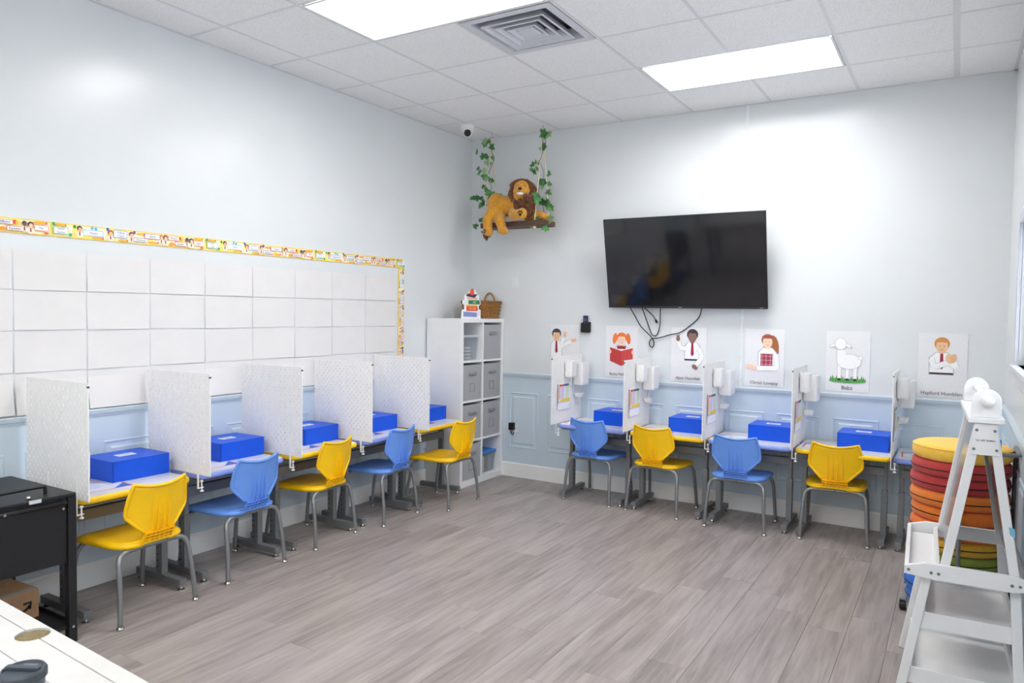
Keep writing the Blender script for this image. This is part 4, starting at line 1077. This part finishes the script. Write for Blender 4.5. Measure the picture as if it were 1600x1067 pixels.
# ================================================================== BLACK CART AND BOX
t = thing('metal_cart', 'black metal cart with lift handle at the left edge', 'cart', (0,0,0))
cx0, cx1, cy0, cy1, cz = .03, .618, -4.86, -4.075, .693
MB().box(cx0,cx1+.004,cy0,cy1,cz-.014,cz).build('top_lid', M_BLACK, t, bevel=.003)
for x, y in ((cx1-.014,cy1-.018),(cx0+.014,cy1-.018),(cx1-.014,cy0+.018),(cx0+.014,cy0+.018)):
    l = MB(); l.box(x-.018,x+.018,y-.018,y+.018,0,cz-.014); l = l.build('leg', M_BLACK, t, bevel=.001)
    MB().lathe([(.006,0),(.006,.003)], (x+.018, y, .075), 10, 'x').build('bolt', M_CHROME, l)
MB().box(cx1-.014,cx1-.006,cy0+.04,cy1-.037,.375,.680).build('front_panel', M_BLACK, t, bevel=.001)
MB().tube([(cx1+.004,cy0+.04,.655),(cx1+.004,cy1-.045,.655)], .011, 10).build('hinge_rod', M_BLACK, t, smooth=True)
for y in (cy1-.055, cy0+.05): MB().lathe([(.007,0),(.006,.004)], (cx1-.002, y, .628), 10, 'x').build('rivet', M_CHROME, t)
for y in (cy1-.30,): MB().lathe([(.007,0),(.006,.004)], (cx1+.012, y, .655), 10, 'x').build('rivet', M_CHROME, t)
MB().box(cx0,cx1-.01,cy0+.01,cy1-.01,.066,.080).build('bottom_shelf', M_BLACK, t, bevel=.001)
for a in ((cx0,cx1-.01,cy1-.012,cy1-.008),(cx0+.0,cx0+.004,cy0,cy1)): MB().box(a[0],a[1],a[2],a[3],.060,.098).build('shelf_rim', M_BLACK, t)
MB().box(cx0,cx0+.006,cy0+.03,cy1-.03,.375,.66).build('rear_panel', M_BLACK, t)
MB().tube(spline([(.535,-4.165,cz),(.535,-4.167,cz+.028),(.535,-4.185,cz+.034),(.535,-4.33,cz+.034),(.535,-4.355,cz+.030),(.535,-4.36,cz)],5), .008, 10).build('handle', M_BLACK, t, smooth=True)
MB().box(cx1+.004,cx1+.0055,-4.275,-4.225,.678,.694).build('name_plate', P('#c9ccd0',.3), t)
MB().lathe([(.010,0),(.009,.012),(.004,.015)], (.590,-4.262,cz), 12).build('knob', M_CHROME, t, smooth=True)
M_KRAFT = mat('kraft_card', '#b08a66', .8, var=.08, scale=25)
t = thing('cardboard_box', 'brown cardboard box with black curved arrow on cart shelf', 'box', (.385, -4.125, .0805), .04)
MB().box(-.28,0,-.30,0,0,.135).build('box_body', M_KRAFT, t, bevel=.002)
m = MB(); m.add([(-.28,-.30,.1352),(0,-.30,.1352),(0,0,.1352),(-.28,0,.1352)], [(0,1,2,3)]); m.build('top_flap', mat('kraft_worn', '#a9a59c', .8, var=.15, scale=30), t)
m = MB(); pts = [(-.115,.064,0),(-.095,.048,0),(-.072,.044,0),(-.050,.056,0),(-.042,.066,0)]
m.tube([(.0006,v_.x,v_.y) for v_ in spline(pts,4)], .0058, 6)
m.tube([(.0006,-.068,.078),(.0006,-.036,.080),(.0006,-.040,.050)], .0055, 6)
m.build('curved_arrow_print', P('#1c1a18'), t); kids(t)[-1].scale = (.12,1,1)
MB().box(.0005,.0015,-.30,-.118,.0,.100).build('blue_tape', P('#1f5fc0'), t)
t = thing('blue_folder', 'blue folder lying beside the cardboard box on cart shelf', 'folder', (.52, -4.30, .0805))
MB().box(-.10,.06,-.32,0,0,.11).build('folder_body', mat('folder_blue', '#1c54b4', .5), t, bevel=.004); MB().box(-.098,.058,-.318,-.002,.11,.112).build('folder_lid', P('#2a3c5c'), t)

# ================================================================== FOREGROUND TABLE
FT = thing('plank_table', 'white plank-pattern table top in the near left corner', 'table', (2.614, -4.9845, .75), -.0657)
M_PLANKW = mat('white_woodgrain', '#c3c2bf', .5, var=.05, scale=9)
gx, gy, gr = -.467, -.031-.0, .0375
x0, x1 = -1.75, .32
edges = [0, -.0445, -.126, -.21, -.295, -.38, -.46, -.545, -.63]
hole = (-.452, -.024)
def plank_with_hole(y1, y0):
    m = MB(); N = 24
    cx_, cy_ = hole
    circ = []
    for k in range(N+1):
        a = 2*PI*k/N; circ.append((cx_+gr*math.cos(a), cy_+gr*math.sin(a)))
    return circ
for a, b in zip(edges, edges[1:]):
    MB().box(x0,x1,b+.0013,a-.0013,-.022,0).build('plank', M_PLANKW, FT, bevel=.0012)
cyl = MB().lathe([(gr,-.05),(gr,.05)], (hole[0],-.0445,0), 32).build('cutter', M_PLANKW, FT)
for o in [c for c in kids(FT) if c.name.startswith('plank')][:3]:
    bo = o.modifiers.new('hole', 'BOOLEAN'); bo.operation = 'DIFFERENCE'; bo.object = cyl
bpy.context.view_layer.update()
dg = bpy.context.evaluated_depsgraph_get()
for o in [c for c in kids(FT) if c.name.startswith('plank')][:3]:
    me = bpy.data.meshes.new_from_object(o.evaluated_get(dg)); o.modifiers.clear(); o.data = me
bpy.data.objects.remove(cyl)
MB().lathe([(gr-.0008,-.012),(gr-.0008,-.005)], (hole[0],-.0445,0), 32).build('grommet_floor', mat('cork_brown', '#75684a', .8, var=.2, scale=60), FT)
for x in (x0+.06, x1-.08):
    for y in (-.06,-.57): MB().box(x-.025,x+.025,y-.025,y+.025,-.75,-.031).build('leg', M_STEEL, FT, bevel=.003)
MB().box(x0+.03,x1-.03,-.60,-.03,-.031,-.0225).build('under_frame', M_DARK, FT)
t = thing('lidded_container', 'dark grey round container with ridged lid on plank table', 'container', (2.518, -5.188, .751), .5); t.scale = (.80,)*3
M_GREYP = mat('slate_plastic', '#3f454d', .45, var=.06)
MB().lathe([(.040,0),(.043,.004),(.046,.088),(.046,.090)], n=32).build('cup_body', mat('slate_blue', '#48525f', .4), t, smooth=False)
ld = MB().lathe([(.049,.088),(.051,.090),(.051,.106),(.047,.112),(.043,.112),(.041,.108),(.02,.108)], n=32).build('lid', M_GREYP, t, smooth=False)
MB().prism(rrect(-.042,.042,-.008,.008,.004), .108, .118, 'z').build('grip_bar', M_GREYP, ld, bevel=.002)
MB().prism(rrect(-.018,.018,-.006,.006,.003), .1081, .1090, 'z', ).build('raised_mark', mat('slate_light', '#6a727c', .45), ld, loc=(0,.024,0))

# ================================================================== CUSHION STACK + CART
SCX, SCY, SR = 4.085, -1.50, .222
cols = [('blue','#1f62c0'),('blue','#1f62c0'),('green','#7d9038'),('green','#87993c'),('yellow','#d9a932'),('orange','#dc6f22'),('orange','#e07526'),('orange','#e27a2a'),('red','#b23434'),('red','#b83a38'),('yellow','#f2c14a')]
nmz = ['bottom', 'second from bottom', 'third from bottom', 'fourth from bottom', 'fifth from bottom', 'sixth from bottom', 'seventh from bottom', 'fourth from top', 'third from top', 'second from top', 'topmost']
hc_ = .0765; zb = .066
for k, (cn, hx6) in enumerate(cols):
    top_ = (k == 10)
    ox, oy = random.Random(k).uniform(-.008,.008), random.Random(k+50).uniform(-.008,.008)
    if k < 4: ox -= .012
    o = thing('floor_cushion', '%s round floor cushion, %s in the stack' % (cn, nmz[k]), 'cushion', (SCX+ox, SCY+oy, zb+hc_*k), random.Random(k+9).uniform(0,6), 'round floor cushions stacked on the trolley')
    r = SR*(1 if not top_ else 1.0); h = hc_
    fm = mat('cushion_'+cn+hx6, hx6, .85, var=.06, scale=40, bump=.2, bscale=300, sheen=.2)
    prof = [(r-.05,.001),(r-.016,.003),(r-.004,.012),(r,.026),(r+.001,h/2),(r,h-.024),(r-.004,h-.010),(r-.016,h-.002),(r-.05,h+.0002),(.02,h+.0004)]
    MB().lathe(prof, n=56).build('cover', fm, o, smooth=True)
    if not top_:
        a = 4.0
        MB().tube([( (r+.0015)*math.cos(2*PI*q/64), (r+.0015)*math.sin(2*PI*q/64), h/2) for q in range(50)], .0028, 6).build('zip', M_BLKP, o)
        MB().box(r-.004,r+.0022,-.004,.004,.012,h-.012).build('seam', fm, o)
    else:
        MB().tube([( (r-.003)*math.cos(2*PI*q/64), (r-.003)*math.sin(2*PI*q/64), h-.012) for q in range(65)], .003, 6).build('piping', fm, o, smooth=True)
t = thing('cushion_trolley', 'grey tube trolley with black castors carrying the cushion stack', 'trolley', (SCX, SCY, 0))
M_TR = mat('trolley_grey', '#85888b', .4, metal=.3)
MB().prism(ellp(-.008,0,.222,.222,32), .054, .0655, 'z').build('base_plate', M_TR, t)
for a, rr in ((.7,.195), (1.9,.205), (3.25,.240), (5.2,.200)):
    x, y = rr*math.cos(a), rr*math.sin(a)
    c = MB().box(x-.014,x+.030 if rr > .21 else x+.014,y-.014,y+.014,.054,.060).build('castor_fork', M_TR, t)
    MB().lathe([(.020,-.016),(.027,-.013),(.027,.013),(.020,.016)], (x,y,.027), 20, 'x').build('wheel', M_BLKP, c, smooth=False)
# hoop handle: uprights beside the stack, loop at the top
for px, py in ((-.0,-.240),(.232,.04)):
    MB().tube([(px,py,.05),(px,py,.905)], .010, 10).build('upright', M_TR, t, smooth=True)
    MB().box(min(px*.8,px),max(px*.8,px)+.004,min(py*.8,py),max(py*.8,py)+.004,.054,.065).build('bracket', M_TR, t)
MB().tube([(-.0,-.240,.905),(.205,-.240,.905),(.226,-.228,.905),(.232,-.20,.905),(.232,.04,.905)], .010, 10).build('handle_bar', M_TR, t, smooth=True)
MB().prism([(-.012,-.02),(.016,-.02),(.016,.02),(-.012,.02)], .236, .240, 'x').build('strap_tab', M_BLKP, t, loc=(0,-.03,.68))

# ================================================================== WHITE EASEL
EX, EYN, EYF = 0.0, 0.0, .62
t = thing('play_easel', 'white wooden double-sided easel with paper roll and shelves', 'easel', (4.150, -2.62, 0), .034)
def beam(name, p0, p1, w_, d_, par=t, mt=M_WOODW, bev=.003):
    """square-section bar from p0 to p1; w along x-ish, d along y"""
    p0, p1 = Vector(p0), Vector(p1); d = (p1-p0).normalized(); b = Vector((0,1,0)); a = b.cross(d).normalized()
    vs = [p+a*sx*w_/2+b*sy*d_/2 for p in (p0,p1) for sx, sy in ((-1,-1),(1,-1),(1,1),(-1,1))]
    return MB().add(vs, [(0,3,2,1),(4,5,6,7),(0,1,5,4),(1,2,6,5),(2,3,7,6),(3,0,4,7)]).build(name, mt, par, bevel=bev)
TRZ = .597                                     # top of tray rail
for y in (EYN, EYF):
    sgn = 1 if y == EYN else -1
    # upper A legs
    beam('upper_leg', (EX-.022,y,1.145), (EX-.118,y,TRZ-.03), .032, .022)
    beam('upper_leg', (EX+.022,y,1.145), (EX+.112,y,TRZ-.03), .032, .022)
    # lower legs splay out from the tray
    yl = y+sgn*.026
    fo = 0 if sgn > 0 else .004; lw = beam('lower_leg', (EX-.170+fo,yl,TRZ-.05), (EX-.262+fo,yl,.0), .034-2*fo, .020); beam('lower_leg', (EX+.115,yl,TRZ-.05), (EX+.150,yl,.0), .034, .020)
    # gusset plate
    g = MB().prism([(EX-.046,1.035),(EX+.046,1.035),(EX+.036,1.153),(EX-.036,1.153)], y-.019*sgn, y-.011*sgn, 'y').build('gusset_plate', M_WOODW, t, bevel=.001)
    if sgn > 0:
        for sx, z in ((-1,1.128),(1,1.128),(-1.25,1.056),(1.25,1.056)): MB().lathe([(.0055,0),(.005,-.003)], (EX+sx*.029,y-.019,z), 10, 'y').build('bolt', M_STEEL, g)
        wordy(g, 'U.S. ART SUPPLY', .0085, EX, 1.090, '#5a5c60', y=y-.0205, bold=.0002, name='maker_mark')
    # tray side rail with the shaped ends
    pr = [(-.252,TRZ-.052),(-.252,TRZ-.020),(-.180,TRZ+.0),(.115,TRZ+.0),(.162,TRZ-.018),(.162,TRZ-.052),(.10,TRZ-.062),(-.15,TRZ-.062)]
    r_ = MB().prism([(EX+a, b) for a, b in pr], y-.012*sgn, y-.030*sgn, 'y').build('tray_side_rail', M_WOODW, t, bevel=.002)
    for a in (-.245+.008, -.160, -.135, .10, .125): MB().lathe([(.006,0),(.0055,-.003*sgn)], (EX+a, y-.030*sgn, TRZ-.035), 10, 'y').build('bolt', M_STEEL, r_)
# tray floors and lips
ya, yb = EYN+.0, EYF-.0
MB().box(EX-.248,EX-.128,EYN+.012,EYF-.012,TRZ-.055,TRZ-.047).build('tray_floor', M_WOODW, t)
MB().box(EX-.252,EX-.236,EYN-.012,EYF+.012,TRZ-.055,TRZ-.018).build('tray_lip', M_WOODW, t, bevel=.002)
MB().box(EX-.146,EX-.130,EYN+.012,EYF-.012,TRZ-.055,TRZ-.012).build('tray_lip', M_WOODW, t, bevel=.002)
MB().box(EX+.118,EX+.155,EYN+.012,EYF-.012,TRZ-.055,TRZ-.047).build('tray_floor', M_WOODW, t)
MB().box(EX+.150,EX+.162,EYN-.012,EYF+.012,TRZ-.055,TRZ-.018).build('tray_lip', M_WOODW, t, bevel=.002)
# boards between the upper legs
for sx in (-1, 1):
    p0 = Vector((EX+sx*.020,0,1.14)); p1 = Vector((EX+sx*.108,0,TRZ+.005))
    d = (p1-p0).normalized(); nrm = Vector((sx*abs(d.z),0,abs(d.x)))*.0035
    vs = [p+nrm*s_ + Vector((0,y,0)) for p in (p0,p1) for y in (EYN+.012,EYF-.012) for s_ in (-1,1)]
    MB().add(vs, [(0,1,3,2),(4,6,7,5),(0,4,5,1),(2,3,7,6),(0,2,6,4),(1,5,7,3)]).build('writing_board', M_MIRR, t)
# top block with paper-roll cheeks and dowel
MB().box(EX-.058,EX+.058,EYN-.03,EYF+.03,1.155,1.175).build('top_block', M_WOODW, t, bevel=.003)
for y in (EYN-.012, EYF-.006):
    MB().prism([(EX-.048,1.175),(EX+.048,1.175)]+[(EX+.048*math.cos(a), 1.232+.050*math.sin(a)) for a in [PI*k/14 for k in range(15)]], y, y+.018, 'y').build('roll_cheek', M_WOODW, t, bevel=.003)
MB().tube([(EX,EYN-.03,1.236),(EX,EYF+.03,1.236)], .013, 14).build('dowel', M_WOODW, t, smooth=True)
MB().ell((EX+.004,EYN-.026,1.236),(.021,.018,.021),nu=16,nv=10).build('dowel_knob', M_WOODW, t, smooth=True)
MB().box(EX+.040,EX+.052,EYN-.006,EYN+.018,.03+.995,.03+1.065).build('blue_clip', P('#2c7cc4',.3), t, bevel=.002)
MB().add([(EX+.083,EYN-.0125,.775),(EX+.102,EYN-.0125,.770),(EX+.106,EYN-.0125,.735),(EX+.089,EYN-.0125,.745)], [(0,1,2,3)]).build('blue_tape', P('#78bcd8'), t)
# lower shelf boxes
for z, xa, xb in ((.345,-.185,.13),(.115,-.225,.145)):
    MB().box(EX+xa,EX+xb,EYN+.04,EYF-.04,z-.012,z).build('shelf_board', M_WOODW, t, bevel=.001)
    for y in (EYN+.040, EYF-.052): MB().box(EX+xa-.004,EX+xb+.004,y-.012,y,z-.025,z+.040).build('shelf_rail', M_WOODW, t, bevel=.002)
    for x in (xa, xb-.012): MB().box(EX+x,EX+x+.012,EYN+.04,EYF-.052,z,z+.045).build('shelf_rail', M_WOODW, t, bevel=.002)

bpy.context.view_layer.update()
